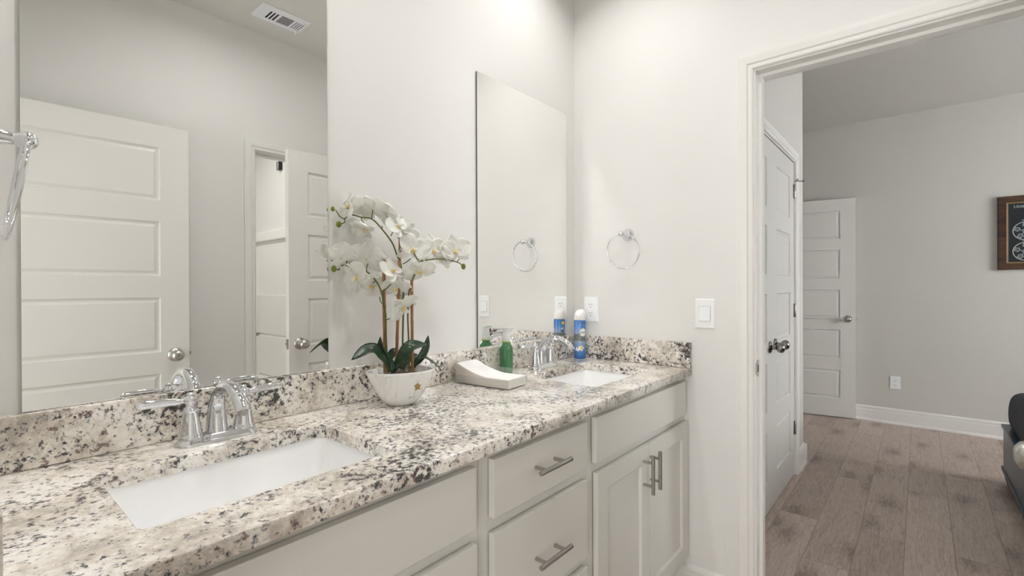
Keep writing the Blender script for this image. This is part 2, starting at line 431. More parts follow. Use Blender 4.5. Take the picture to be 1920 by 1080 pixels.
# window of the bedroom (outside the picture, it lets the daylight in)
w1 = bpy.data.objects.new('window_1', None); COL.objects.link(w1); w1.location = (2.45, -4.26, 0.9); w1['kind'] = 'structure'
bm = new_bm()
for a in ((-0.75,-0.69,0,1.3),(0.69,0.75,0,1.3),(-0.69,0.69,0,0.06),(-0.69,0.69,1.24,1.3),(-0.69,0.69,0.62,0.67)):
    add_box(bm, a[0], a[1], -0.03, 0.03, a[2], a[3])
obj('window_frame', bm, M['trim'], w1)
bm = new_bm(); add_box(bm, -0.69, 0.69, -0.004, 0.004, 0.06, 0.62); add_box(bm, -0.69, 0.69, -0.004, 0.004, 0.67, 1.24); obj('window_pane', bm, M['window_glass'], w1)

# ---- casing profile: list of (distance out from the opening edge, projection from the wall)
CAS = [(0.0, 0.0), (0.0, 0.010), (0.004, 0.013), (0.014, 0.013), (0.017, 0.010), (0.021, 0.0155), (0.040, 0.018), (0.050, 0.018), (0.0525, 0.014), (0.057, 0.014), (0.057, 0.0)]
def casing(name, axis, plane, sgn, a, b, top, reveal=0.006, label=None):
    """door casing round an opening; axis 'x' = wall across X at x=plane (opening a..b along y)"""
    bm = new_bm()
    def P(s, z, d):
        return (plane + sgn*d, s, z) if axis == 'x' else (s, plane + sgn*d, z)
    a0, b0, t0 = a - reveal, b + reveal, top + reveal
    r1 = [P(a0 - o, 0.0, d) for o, d in CAS]
    r2 = [P(a0 - o, t0 + o, d) for o, d in CAS]
    r3 = [P(b0 + o, t0 + o, d) for o, d in CAS]
    r4 = [P(b0 + o, 0.0, d) for o, d in CAS]
    rings(bm, [r1, r2, r3, r4], True, True, True)
    return struct(name, bm, M['trim'], label=label)
def jamb(name, axis, p0, p1, a, b, top, t=0.02, stop=None):
    """jamb lining of an opening through a wall from p0 to p1, with a stop strip"""
    bm = new_bm()
    def bx(u0, u1, s0, s1, z0, z1):
        if axis == 'x': add_box(bm, u0, u1, s0, s1, z0, z1)
        else: add_box(bm, s0, s1, u0, u1, z0, z1)
    bx(p0, p1, a - t, a, 0, top + t); bx(p0, p1, b, b + t, 0, top + t); bx(p0, p1, a, b, top, top + t)
    if stop:
        q0, q1 = stop
        bx(q0, q1, a, a + 0.011, 0, top); bx(q0, q1, b - 0.011, b, 0, top); bx(q0, q1, a + 0.011, b - 0.011, top - 0.011, top)
    return struct(name, bm, M['trim'])
# bedroom doorway in the east wall
jamb('trim_1', 'x', -0.001, 0.121, -1.477, -0.775, 2.013, stop=(0.042, 0.078))
casing('trim_2', 'x', 0.0, -1, -1.477, -0.775, 2.013)
casing('trim_3', 'x', 0.12, 1, -1.477, -0.775, 2.013)
# shower room doorway in the south wall
jamb('trim_4', 'y', -1.886, -1.764, -0.72, -0.11, 2.038, stop=(-1.842, -1.806))
casing('trim_5', 'y', -1.765, 1, -0.72, -0.11, 2.038)
# west doorway, around the camera
jamb('trim_6', 'x', -2.005, -1.885, -1.64, -0.74, 2.04)
# closet
jamb('trim_7', 'y', -0.6055, -0.485, 0.46, 1.68, 2.04)
casing('trim_8', 'y', -0.605, -1, 0.46, 1.68, 2.04)

BB = [(0.0, 0.0), (0.022, 0.0), (0.022, 0.012), (0.016, 0.020), (0.0145, 0.024), (0.0145, 0.100), (0.011, 0.106), (0.011, 0.118), (0.0135, 0.120), (0.010, 0.130), (0.004, 0.136), (0.0, 0.138)]
def baseboard(name, p0, p1, nrm):
    bm = new_bm(); n = Vector((*nrm, 0))
    r0 = [Vector((*p0, 0)) + n*d + Vector((0,0,z)) for d, z in BB]
    r1 = [Vector((*p1, 0)) + n*d + Vector((0,0,z)) for d, z in BB]
    rings(bm, [r0, r1]); return struct(name, bm, M['trim'])
baseboard('baseboard_east', (0, -0.712), (0, -0.02), (-1, 0))
baseboard('baseboard_bedroom_east', (3.56, -4.2), (3.56, 1.0), (-1, 0))
baseboard('baseboard_closet', (1.743, -0.605), (1.992, -0.605), (0, -1))
baseboard('baseboard_corner', (1.97, -0.627), (1.97, 1.0), (1, 0))
baseboard('baseboard_south', (-1.884, -1.765), (-0.785, -1.765), (0, 1))

# ================================================================== DOORS
ROWS = [(0.170, 0.437), (0.543, 0.812), (0.917, 1.186), (1.291, 1.557), (1.660, 1.920)]
def leaf_bm(w, h, t=0.035, s=0.118):
    bm = new_bm(); k = h/2.03; rows = [(a*k, b*k) for a, b in ROWS]
    zs = [0.0] + [v for r in rows for v in r] + [h]; xs = [0.0, s, w-s, w]
    for y, sg in ((0.0, 1), (t, -1)):
        for i in range(3):
            for j in range(len(zs)-1):
                x0, x1, z0, z1 = xs[i], xs[i+1], zs[j], zs[j+1]
                if i == 1 and j % 2 == 1:
                    rr = []
                    for ins, d in ((0, 0), (0.005, 0.008), (0.013, 0.0085), (0.026, 0.0035)):
                        rr.append([(x0+ins, y+sg*d, z0+ins), (x1-ins, y+sg*d, z0+ins), (x1-ins, y+sg*d, z1-ins), (x0+ins, y+sg*d, z1-ins)])
                    rings(bm, rr, True, False, True)
                else:
                    bm.faces.new([bm.verts.new(p) for p in ((x0,y,z0),(x1,y,z0),(x1,y,z1),(x0,y,z1))])
    for (p, q) in (((0,0),(0,t)),((w,0),(w,t))):
        for j in range(len(zs)-1):
            bm.faces.new([bm.verts.new(v) for v in ((p[0],p[1],zs[j]),(q[0],q[1],zs[j]),(q[0],q[1],zs[j+1]),(p[0],p[1],zs[j+1]))])
    for z in (0, h):
        for i in range(3):
            bm.faces.new([bm.verts.new(v) for v in ((xs[i],0,z),(xs[i+1],0,z),(xs[i+1],t,z),(xs[i],t,z))])
    bmesh.ops.remove_doubles(bm, verts=bm.verts, dist=1e-5)
    return bm
def knob_bm(x, z, y0, sg, hole=True):
    bm = new_bm()
    prof = [(0.0005, 0.0), (0.033, 0.0), (0.033, 0.003), (0.029, 0.008), (0.018, 0.011), (0.0125, 0.015), (0.0115, 0.030), (0.015, 0.035), (0.0235, 0.041), (0.0275, 0.050), (0.0275, 0.056), (0.0245, 0.066), (0.016, 0.0725), (0.009, 0.0745)]
    prof += [(0.006, 0.0735), (0.0005, 0.0735)] if hole else [(0.0005, 0.0752)]
    lathe(bm, [(r, y0 + sg*h) for r, h in prof], 28, (x, 0, z), 'Y')
    if hole: add_box(bm, x-0.0012, x+0.0012, y0+sg*0.0725, y0+sg*0.0738, z-0.0035, z+0.0035, 1)
    return bm
def door(name, w, h, loc, ang, knob_sides=(1, 1), knob_mat='nickel', hinge_side=None, latch=True, knob_z=0.905, gap=0.01, label=None, hole=(True, True), stile=0.118, t=0.035):
    r = bpy.data.objects.new(name, None); COL.objects.link(r); r.location = (loc[0], loc[1], gap); r.rotation_euler = (0, 0, ang); r['kind'] = 'structure'
    if label: r['label'] = label
    obj('door_leaf', leaf_bm(w, h, t, stile), M['door'], r)
    kx = w - 0.060
    if knob_sides[0]: obj('door_knob', knob_bm(kx, knob_z - gap, 0.0, -1, hole[0]), [M[knob_mat], M['dark']], r, smooth=True)
    if knob_sides[1]: obj('door_knob', knob_bm(kx, knob_z - gap, t, 1, hole[1]), [M[knob_mat], M['dark']], r, smooth=True)
    if latch:
        bm = new_bm(); add_box(bm, w-0.0005, w+0.0015, 0.005, 0.030, knob_z-gap-0.028, knob_z-gap+0.028); add_box(bm, w+0.001, w+0.010, 0.012, 0.024, knob_z-gap-0.008, knob_z-gap+0.008)
        obj('latch', bm, M[knob_mat], r, bevel=0.001)
    if hinge_side is not None:
        for hz in (0.31, 1.075, 1.85):
            bm = new_bm()
            yb = -0.006 if hinge_side < 0 else t + 0.006
            lathe(bm, [(0.0005, hz-0.046), (0.0035, hz-0.045), (0.0055, hz-0.042), (0.0055, hz+0.042), (0.0035, hz+0.045), (0.0005, hz+0.047)], 12, (-0.003, yb, -gap))
            add_box(bm, -0.0005, 0.022, (-0.0015 if hinge_side < 0 else t), (0.0 if hinge_side < 0 else t+0.0015), hz-0.044-gap, hz+0.044-gap)
            obj('hinge', bm, M['nickel'], r, smooth=True)
    return r
# entry door, folded back against the south wall (seen in the big mirror)
a1 = math.atan2(-1.605+1.640, -1.103+1.872)
door('door_1', 0.77, 2.02, (-1.872, -1.675), a1, (1, 1), 'nickel', None, label='white five-panel door standing open in the large mirror, satin knob')
# door of the bedroom doorway: hinged at the south jamb, swung into the bathroom
door('door_2', 0.668, 1.99, (-0.012, -1.455), math.radians(178.0), (1, 1), 'nickel', None, knob_z=0.922, label='white five-panel door with latch edge beside the shower room opening', stile=0.112)
# closet pair
door('door_3', 0.607, 2.022, (0.464, -0.602), 0.0, (1, 0), 'nickel_dark', -1, latch=False, knob_z=0.9, label='closet door nearest the bathroom, partly hidden by the door frame', hole=(False, False))
d4 = door('door_4', 0.607, 2.022, (1.676, -0.567), PI, (0, 1), 'nickel_dark', 1, latch=False, knob_z=0.905, label='closet door with three hinges and a hinge stop at its top', hole=(False, False))
bm = new_bm()
tube(bm, [(-0.003, 0.042, 1.905), (-0.045, 0.078, 1.908)], 0.004, 10); tube(bm, [(-0.003, 0.042, 1.905), (0.030, 0.060, 1.905)], 0.004, 10)
lathe(bm, [(0.0005, -0.006), (0.007, -0.006), (0.007, 0.006), (0.0005, 0.006)], 12, (-0.047, 0.081, 1.908)); lathe(bm, [(0.0005, -0.006), (0.007, -0.006), (0.007, 0.006), (0.0005, 0.006)], 12, (0.032, 0.061, 1.905))
obj('hinge_stop', bm, M['nickel_dark'], d4, smooth=True)
# far door, folded back against the bedroom wall
a5 = math.atan2(-0.780-0.0, 3.508-3.372)
door('door_5', 0.79, 2.03, (3.372, 0.0), a5, (1, 0), 'nickel', None, knob_z=0.925, label='white five-panel door folded back against the far bedroom wall', hole=(False, False))
# strike plate on the north jamb
bm = new_bm()
add_box(bm, 0.004, 0.030, -0.7775, -0.7745, 0.905, 0.965); add_box(bm, -0.006, 0.006, -0.7785, -0.7745, 0.915, 0.955)
add_box(bm, 0.010, 0.022, -0.7780, -0.7770, 0.922, 0.948, 1)
tag(obj('strike_plate', bm, [M['nickel'], M['dark']], bevel=0.001), 'metal strike plate on the white door jamb', 'strike plate')

# ================================================================== SHOWER ROOM (seen through the mirror)
tub = thing('tub_surround', 'white moulded tub and shower surround seen through the mirrored doorway', 'bathtub', (-0.4, -2.76, 0))
def T(x0, x1, y0, y1, z0, z1, bm): add_box(bm, x0+0.4, x1+0.4, y0+2.76, y1+2.76, z0, z1)
bm = new_bm(); T(-0.022, -0.003, -3.546, -1.99, 0.40, 1.74, bm); T(-0.78, -0.022, -3.548, -3.53, 0.40, 1.74, bm)
T(-0.050, -0.022, -3.53, -1.99, 1.655, 1.74, bm); T(-0.78, -0.050, -3.53, -3.505, 1.655, 1.74, bm)
obj('surround_panel', bm, M['acry_tub'], tub, bevel=0.006)
bm = new_bm(); T(-0.035, -0.022, -3.53, -1.99, 0.45, 0.80, bm); T(-0.16, -0.022, -3.53, -3.42, 0.44, 0.79, bm); T(-0.14, -0.022, -3.53, -3.44, 0.82, 1.17, bm); T(-0.030, -0.022, -3.44, -1.99, 0.82, 1.17, bm)
obj('soap_ledge', bm, M['acry_tub'], tub, bevel=0.008)
bm = new_bm()
o_ = rrect(0.0, -0.01, 0.38, 0.78, 0.05, 0.42); 
rings(bm, [rrect(0.0, -0.01, 0.38, 0.78, 0.04, 0.0), rrect(0.0, -0.01, 0.38, 0.78, 0.04, 0.44), rrect(0.0, -0.01, 0.33, 0.72, 0.10, 0.44), rrect(0.0, -0.01, 0.31, 0.69, 0.10, 0.40), rrect(0.0, -0.01, 0.26, 0.62, 0.10, 0.08)])
obj('bathtub', bm, M['acry_tub'], tub, smooth=True)
rod = thing('shower_hook', 'small black and white bracket high on the shower wall in the mirror', 'bracket', (-0.02, -3.02, 2.30))
bm = new_bm(); add_box(bm, -0.012, 0.0195, -0.040, -0.028, -0.04, 0.03); add_box(bm, -0.012, 0.0195, -0.008, 0.004, -0.04, 0.03); obj('wall_plate', bm, M['dark'], rod); bm = new_bm(); add_box(bm, -0.009, 0.0195, -0.028, -0.008, -0.036, 0.026); obj('hook', bm, M['white'], rod)

# ceiling register
vent = thing('ceiling_vent', 'white three-way ceiling register seen at the top of the mirror', 'ceiling vent', (-0.68, -1.50, H))
bm = new_bm()
def ring_rect(bm, x0, x1, y0, y1, z): return [(x0,y0,z),(x1,y0,z),(x1,y1,z),(x0,y1,z)]
# plate with slots: built as strips round the openings
hx, hy = 0.127, 0.075
slots = [(-0.075+0.018*i, -0.075+0.018*i+0.009, -0.042, 0.042) for i in range(3)] 
slots += [(-0.016, 0.052, -0.042+0.0150*i, -0.042+0.0150*i+0.0095) for i in range(6)]
slots += [(0.066+0.013*i, 0.066+0.013*i+0.004, -0.042, 0.042) for i in range(4)]
xs = sorted({-hx, hx} | {v for s in slots for v in s[:2]}); ys = sorted({-hy, hy} | {v for s in slots for v in s[2:]})
for i in range(len(xs)-1):
    for j in range(len(ys)-1):
        cx, cy = (xs[i]+xs[i+1])/2, (ys[j]+ys[j+1])/2
        if not any(a < cx < b and c < cy < d for a, b, c, d in slots):
            bm.faces.new([bm.verts.new(p) for p in ((xs[i],ys[j],-0.010),(xs[i+1],ys[j],-0.010),(xs[i+1],ys[j+1],-0.010),(xs[i],ys[j+1],-0.010))])
bmesh.ops.remove_doubles(bm, verts=bm.verts, dist=1e-6)
rings(bm, [ring_rect(bm,-hx,hx,-hy,hy,-0.010), ring_rect(bm,-hx-0.006,hx+0.006,-hy-0.006,hy+0.006,-0.001)], True, False, False)
for x in (-0.112, 0.112): lathe(bm, [(0.0005, -0.0125), (0.003, -0.012), (0.004, -0.010)], 10, (x, 0, 0))
obj('face_plate', bm, M['ventw'], vent)
bm = new_bm(); add_box(bm, -0.11, 0.11, -0.055, 0.055, -0.0015, -0.0005); obj('duct_opening', bm, M['dark'], vent)
bm = new_bm(); tube(bm, [(0.10, -0.05, -0.010), (0.106, -0.062, -0.024), (0.107, -0.066, -0.026)], 0.003, 8); obj('damper_lever', bm, M['white'], vent)

# recessed can trims above the basins, and trims for the added fill lamps
for i, (lx, ly) in enumerate(CAN_SPOTS + ((-0.9, -2.75), (-0.95, -1.02))):
    t = thing('can_or_fill_light', ('recessed ceiling downlight above the basin next to the bedroom doorway', 'recessed ceiling downlight above the basin in front', 'added fill light on the shower room ceiling', 'added fill light in the middle of the bathroom ceiling')[i], 'ceiling light', (lx, ly, H))
    bm = new_bm(); lathe(bm, [(0.092, -0.0005), (0.092, -0.006), (0.074, -0.012), (0.070, -0.012), (0.070, -0.0005)], 40, (0,0,0), cap0=False, cap1=False); obj('trim_ring', bm, M['white'], t, smooth=True)

# ================================================================== VANITY
ZC = 0.913; ZB = 0.884
YF, YP = -0.513, -0.532          # face frame front, door and drawer front plane
def slab_front(bm, x0, x1, z0, z1):
    add_box(bm, x0, x1, YP, YF-0.003, z0, z1)
def shaker(bm, x0, x1, z0, z1, s=0.058):
    rr = []
    for ins, y in ((0, YF-0.003), (0, YP), (s, YP), (s+0.003, YP+0.003), (s+0.005, YP+0.009)):
        rr.append([(x0+ins, y, z0+ins), (x1-ins, y, z0+ins), (x1-ins, y, z1-ins), (x0+ins, y, z1-ins)])
    rings(bm, rr)
def bar_pull(horizontal, cx, cz, L=0.126, post=0.038):
    bm = new_bm(); y = -0.566
    if horizontal:
        tube(bm, [(cx-L/2, y, cz), (cx+L/2, y, cz)], 0.006, 16)
        for s in (-1, 1): tube(bm, [(cx+s*post, YP+0.001, cz), (cx+s*post, y, cz)], 0.0048, 12)
    else:
        tube(bm, [(cx, y, cz-L/2), (cx, y, cz+L/2)], 0.006, 16)
        for s in (-1, 1): tube(bm, [(cx, YP+0.001, cz+s*post), (cx, y, cz+s*post)], 0.0048, 12)
    return bm
def cabinet_box(x0, x1, parent, holes):
    bm = new_bm(); ya, yb = -0.004, YF
    t = 0.016
    add_box(bm, x0+0.0005, x0+t, yb+0.02, ya, 0.105, ZB-0.001); add_box(bm, x1-t, x1-0.0005, yb+0.02, ya, 0.105, ZB-0.001)
    add_box(bm, x0+t, x1-t, yb+0.02, ya, 0.105, 0.121); add_box(bm, x0+t, x1-t, -0.016, ya, 0.121, ZB-0.001)
    obj('carcass', bm, M['cab'], parent)
    # face frame with openings
    bm = new_bm(); f0, f1 = YF, YF+0.019
    xs = sorted({x0+0.0005, x1-0.0005} | {v for h in holes for v in h[:2]}); zs = sorted({0.145, ZB-0.001} | {v for h in holes for v in h[2:]})
    for i in range(len(xs)-1):
        for j in range(len(zs)-1):
            cx, cz = (xs[i]+xs[i+1])/2, (zs[j]+zs[j+1])/2
            if not any(a < cx < b and c < cz < d for a, b, c, d in holes): add_box(bm, xs[i], xs[i+1], f0, f1, zs[j], zs[j+1])
    obj('face_frame', bm, M['cab'], parent)
    bm = new_bm(); add_box(bm, x0+0.001, x1-0.001, -0.440, -0.424, 0.0, 0.105); obj('toe_kick', bm, M['cab'], parent)
Zt0, Zt1, Zd = 0.736, 0.865, 0.705
# right hand sink base
c = thing('sink_base_cabinet', 'painted sink cabinet with two panelled doors, next to the bedroom doorway', 'cabinet', (0, 0, 0))
cabinet_box(-0.7415, -0.001, c, [(-0.70, -0.05, 0.18, 0.69), (-0.70, -0.05, 0.745, 0.855)])
bm = new_bm(); slab_front(bm, -0.715, -0.035, Zt0, Zt1); obj('false_front', bm, M['cab'], c, bevel=0.0012)
bm = new_bm(); shaker(bm, -0.708, -0.367, 0.168, Zd); d = obj('cabinet_door', bm, M['cab'], c, bevel=0.0012); obj('bar_pull', bar_pull(False, -0.414, 0.620), M['steel'], d, smooth=True)
bm = new_bm(); shaker(bm, -0.364, -0.012, 0.168, Zd); d = obj('cabinet_door', bm, M['cab'], c, bevel=0.0012); obj('bar_pull', bar_pull(False, -0.360+0.001, 0.620), M['steel'], d, smooth=True)
# drawer base
c = thing('drawer_cabinet', 'painted drawer cabinet between the two sink cabinets', 'cabinet', (0, 0, 0))
cabinet_box(-1.172, -0.7415, c, [(-1.13, -0.78, 0.745, 0.855), (-1.13, -0.78, 0.51, 0.69), (-1.13, -0.78, 0.19, 0.455)])
for (z0, z1, hz) in ((Zt0+0.002, Zt1, 0.807), (0.497, Zd, 0.590), (0.170, 0.466, 0.34)):
    bm = new_bm(); slab_front(bm, -1.142, -0.762, z0, z1); d = obj('drawer', bm, M['cab'], c, bevel=0.0012); obj('bar_pull', bar_pull(True, -0.957, hz), M['steel'], d, smooth=True)
# left hand sink base
c = thing('sink_base_cabinet', 'painted sink cabinet under the basin in front, only its top corner in view', 'cabinet', (0, 0, 0))
cabinet_box(-1.883, -1.172, c, [(-1.84, -1.21, 0.18, 0.69), (-1.84, -1.21, 0.745, 0.855)])
bm = new_bm(); slab_front(bm, -1.858, -1.195, Zt0, Zt1); obj('false_front', bm, M['cab'], c, bevel=0.0012)
for x0, x1, hx in ((-1.858, -1.529, -1.56), (-1.524, -1.193, -1.49)):
    bm = new_bm(); shaker(bm, x0, x1, 0.168, Zd); d = obj('cabinet_door', bm, M['cab'], c, bevel=0.0012); obj('bar_pull', bar_pull(False, hx, 0.60), M['steel'], d, smooth=True)

# countertop with two basin cut-outs
SINKS = ((-1.530, -0.293, 0.2035, 0.142), (-0.350, -0.292, 0.203, 0.143))
cu = bpy.data.curves.new('countertop', 'CURVE'); cu.dimensions = '2D'; cu.fill_mode = 'BOTH'; cu.extrude = (ZC-ZB)/2 - 0.0025; cu.bevel_depth = 0.0025; cu.bevel_resolution = 2; cu.offset = -0.0025
def spl(pts):
    s = cu.splines.new('POLY'); s.points.add(len(pts)-1); s.use_cyclic_u = True
    for q, p in zip(s.points, pts): q.co = (p[0], p[1], 0, 1)
spl([(-1.883, -0.543), (-0.001, -0.543), (-0.001, -0.001), (-1.883, -0.001)])
for cx, cy, hx, hy in SINKS: spl(rrect(cx, cy, hx, hy, 0.014, 0)[::-1])
tmp = bpy.data.objects.new('tmp', cu); COL.objects.link(tmp)
me = bpy.data.meshes.new_from_object(tmp.evaluated_get(bpy.context.evaluated_depsgraph_get())); bpy.data.objects.remove(tmp)
me.name = 'countertop'; me.materials.clear(); me.materials.append(M['granite'])
ct = bpy.data.objects.new('countertop', me); COL.objects.link(ct); ct.location = (0, 0, (ZC+ZB)/2)
tag(ct, 'speckled cream and grey granite countertop with two basin cut-outs', 'countertop')
bm = new_bm(); add_box(bm, -1.862, -0.0215, -0.0205, -0.0005, ZC+0.0003, ZC+0.1005); tag(obj('backsplash', bm, M['granite'], bevel=0.0025), 'long granite upstand along the mirror wall', 'backsplash')
bm = new_bm(); add_box(bm, -0.0205, -0.0005, -0.5425, -0.0008, ZC+0.0003, ZC+0.1005); tag(obj('backsplash', bm, M['granite_dense'], bevel=0.0025), 'short granite upstand on the wall below the double outlet', 'backsplash')
bm = new_bm(); add_box(bm, -1.8835, -1.8635, -0.5425, -0.0008, ZC+0.0003, ZC+0.1005); tag(obj('backsplash', bm, M['granite'], bevel=0.0025), 'granite upstand at the left end of the countertop, at the picture edge', 'backsplash')

# undermount basins
def basin(cx, cy, hx, hy, label):
    t = thing('sink_basin', label, 'sink', (cx, cy, 0), 0, 'undermount basins')
    bm = new_bm(); e = 0.004; z = ZB - 0.0005
    R = [rrect(0,0,hx+0.022,hy+0.022,0.03,z-0.012), rrect(0,0,hx+0.022,hy+0.022,0.03,z), rrect(0,0,hx+e,hy+e,0.022,z), rrect(0,0,hx+e-0.002,hy+e-0.002,0.024,z-0.006),
         rrect(0,0,hx-0.006,hy-0.004,0.035,z-0.05), rrect(0,0,hx-0.022,hy-0.012,0.045,z-0.105), rrect(0,0,hx-0.040,hy-0.026,0.05,z-0.128), rrect(0,0,hx-0.075,hy-0.055,0.05,z-0.137), rrect(0,0,0.03,0.03,0.0299,z-0.142)]
    rings(bm, R, True, False, True)
    R2 = [rrect(0,0,hx+0.022,hy+0.022,0.03,z-0.012), rrect(0,0,hx+0.012,hy+0.010,0.03,z-0.014), rrect(0,0,hx+0.004,hy+0.006,0.04,z-0.09), rrect(0,0,hx-0.03,hy-0.02,0.05,z-0.15)]
    rings(bm, R2, True, False, True)
    obj('bowl', bm, M['porc'], t, smooth=True, angle=50)
    bm = new_bm(); lathe(bm, [(0.0005, z-0.1385), (0.016, z-0.1385), (0.021, z-0.1395), (0.0225, z-0.1415)], 24, cap1=False); obj('drain', bm, M['chrome'], t, smooth=True)
    return t
basin(*SINKS[0], 'white rectangular basin set into the counter under the largest mirror')
basin(*SINKS[1], 'white rectangular basin set into the counter beside the spray can')

# faucets
def faucet(label):
    t = thing('faucet', label, 'faucet', (0, 0, 0), 0, 'chrome centerset faucets')
    bm = new_bm()
    rings(bm, [rrect(0,0,0.079,0.027,0.0265,0.0), rrect(0,0,0.079,0.027,0.0265,0.004), rrect(0,0,0.076,0.0245,0.024,0.008), rrect(0,0,0.074,0.0225,0.022,0.010), rrect(0,0,0.0725,0.021,0.0205,0.016), rrect(0,0,0.070,0.019,0.0185,0.018)])
    obj('base_plate', bm, M['chrome'], t, smooth=True)
    for s in (-1, 1):
        bm = new_bm()
        lathe(bm, [(0.0005, 0.014), (0.0235, 0.014), (0.0235, 0.018), (0.0215, 0.021), (0.0205, 0.026), (0.0185, 0.040), (0.0155, 0.055), (0.0130, 0.066), (0.0128, 0.068), (0.0140, 0.070), (0.0140, 0.072), (0.0115, 0.074), (0.0085, 0.079), (0.0075, 0.083), (0.0110, 0.087), (0.0125, 0.092), (0.0110, 0.097), (0.0070, 0.100), (0.0060, 0.102), (0.0070, 0.104), (0.0050, 0.107), (0.0005, 0.1075)], 24, (s*0.051, 0, 0))
        h = obj('handle', bm, M['chrome'], t, smooth=True, angle=60)
        bm = new_bm()
        tube(bm, [(s*0.058, 0, 0.091), (s*0.068, 0.001, 0.0915), (s*0.075, 0.002, 0.092), (s*0.100, 0.005, 0.0935), (s*0.122, 0.008, 0.0935), (s*0.134, 0.010, 0.0925), (s*0.138, 0.0105, 0.092)],
             lambda u: [0.0052, 0.0048, 0.0058, 0.0072, 0.0080, 0.0066, 0.0012][min(6, int(round(u*6)))] if False else (0.0050 + 0.0032*math.sin(min(1.0, max(0.0, (u-0.12)/0.88))*PI*0.80)) * (1.0 if u < 0.96 else 0.55), 14, 5, flat=0.72)
        obj('lever', bm, M['chrome'], h, smooth=True, angle=60)
    bm = new_bm()
    pts = [(0, 0.006, 0.014), (0, 0.008, 0.045), (0, 0.004, 0.078), (0, -0.014, 0.103), (0, -0.042, 0.117), (0, -0.075, 0.118), (0, -0.105, 0.108), (0, -0.126, 0.093), (0, -0.134, 0.080)]
    def rr(u): return 0.0215 - 0.0085*min(1, u*2.6) + (0.0 if u < 0.93 else 0.0012)
    tube(bm, pts, rr, 24, 6)
    sp = obj('spout', bm, M['chrome'], t, smooth=True, angle=60)
    bm = new_bm(); lathe(bm, [(0.0005, -0.004), (0.0092, -0.004), (0.0098, 0.002), (0.0098, 0.008)], 20, (0, -0.1345, 0.078)); obj('aerator', bm, M['steel'], sp, smooth=True)
    bm = new_bm(); tube(bm, [(0, 0.026, 0.014), (0, 0.026, 0.060)], 0.0022, 8); lathe(bm, [(0.0005, 0.056), (0.005, 0.058), (0.0065, 0.062), (0.005, 0.067), (0.0005, 0.069)], 16, (0, 0.026, 0)); obj('lift_rod', bm, M['chrome'], t, smooth=True)
    return t
f1 = faucet('chrome two-handle faucet behind the basin in front of the largest mirror'); f1.location = (-1.524, -0.082, ZC)
dup(f1, (-0.360, -0.082, ZC), 0.0, 'chrome two-handle faucet left of the blue spray can')

# ================================================================== MIRRORS
def mirror(x0, x1, z0, z1, label):
    bm = new_bm(); vs, fs = add_box(bm, x0, x1, -0.0062, -0.0008, z0, z1, 1)
    for f in fs:
        if all(abs(v.co.y + 0.0062) < 1e-6 for v in f.verts): f.material_index = 0
    return tag(obj('wall_mirror', bm, [M['mirror'], M['mirror_edge']]), label, 'mirror', 'frameless vanity mirrors')
mirror(-1.8125, -1.2300, ZC+0.1012, 2.0170, 'large frameless mirror behind the orchid and the faucet in front')
mirror(-0.6525, -0.0790, ZC+0.1012, 2.0170, 'narrow-looking frameless mirror nearest the room corner')

# ================================================================== TOWEL RINGS
def towel_ring(label):
    t = thing('towel_ring', label, 'towel ring', (0,0,0), 0, 'chrome towel rings')
    bm = new_bm()   # local +X points away from the wall
    lathe(bm, [(0.0005, 0.0), (0.0270, 0.0), (0.0270, 0.003), (0.0240, 0.006), (0.0235, 0.009), (0.0210, 0.012), (0.0150, 0.020), (0.0105, 0.032), (0.0090, 0.044), (0.0085, 0.050), (0.0105, 0.054), (0.0125, 0.060), (0.0125, 0.066), (0.0100, 0.071), (0.0055, 0.074), (0.0005, 0.075)], 32, (0,0,0), 'X')
    obj('wall_mount', bm, M['chrome'], t, smooth=True, angle=60)
    bm = new_bm(); torus(bm, (0.062-0.0735*math.sin(0.15), 0.0, -0.0715), 0.0735, 0.0034, (math.cos(0.15), 0.0, -math.sin(0.15)), 72, 12); obj('ring', bm, M['chrome'], t, smooth=True, angle=180)
    return t
tr = towel_ring('chrome towel ring on the wall above the outlet, left of the doorway'); tr.location = (-0.0003, -0.272, 1.456); tr.rotation_euler = (0, 0, PI)
dup(tr, (-1.8837, -0.232, 1.452), 0.0, 'chrome towel ring cut off by the left edge of the picture')

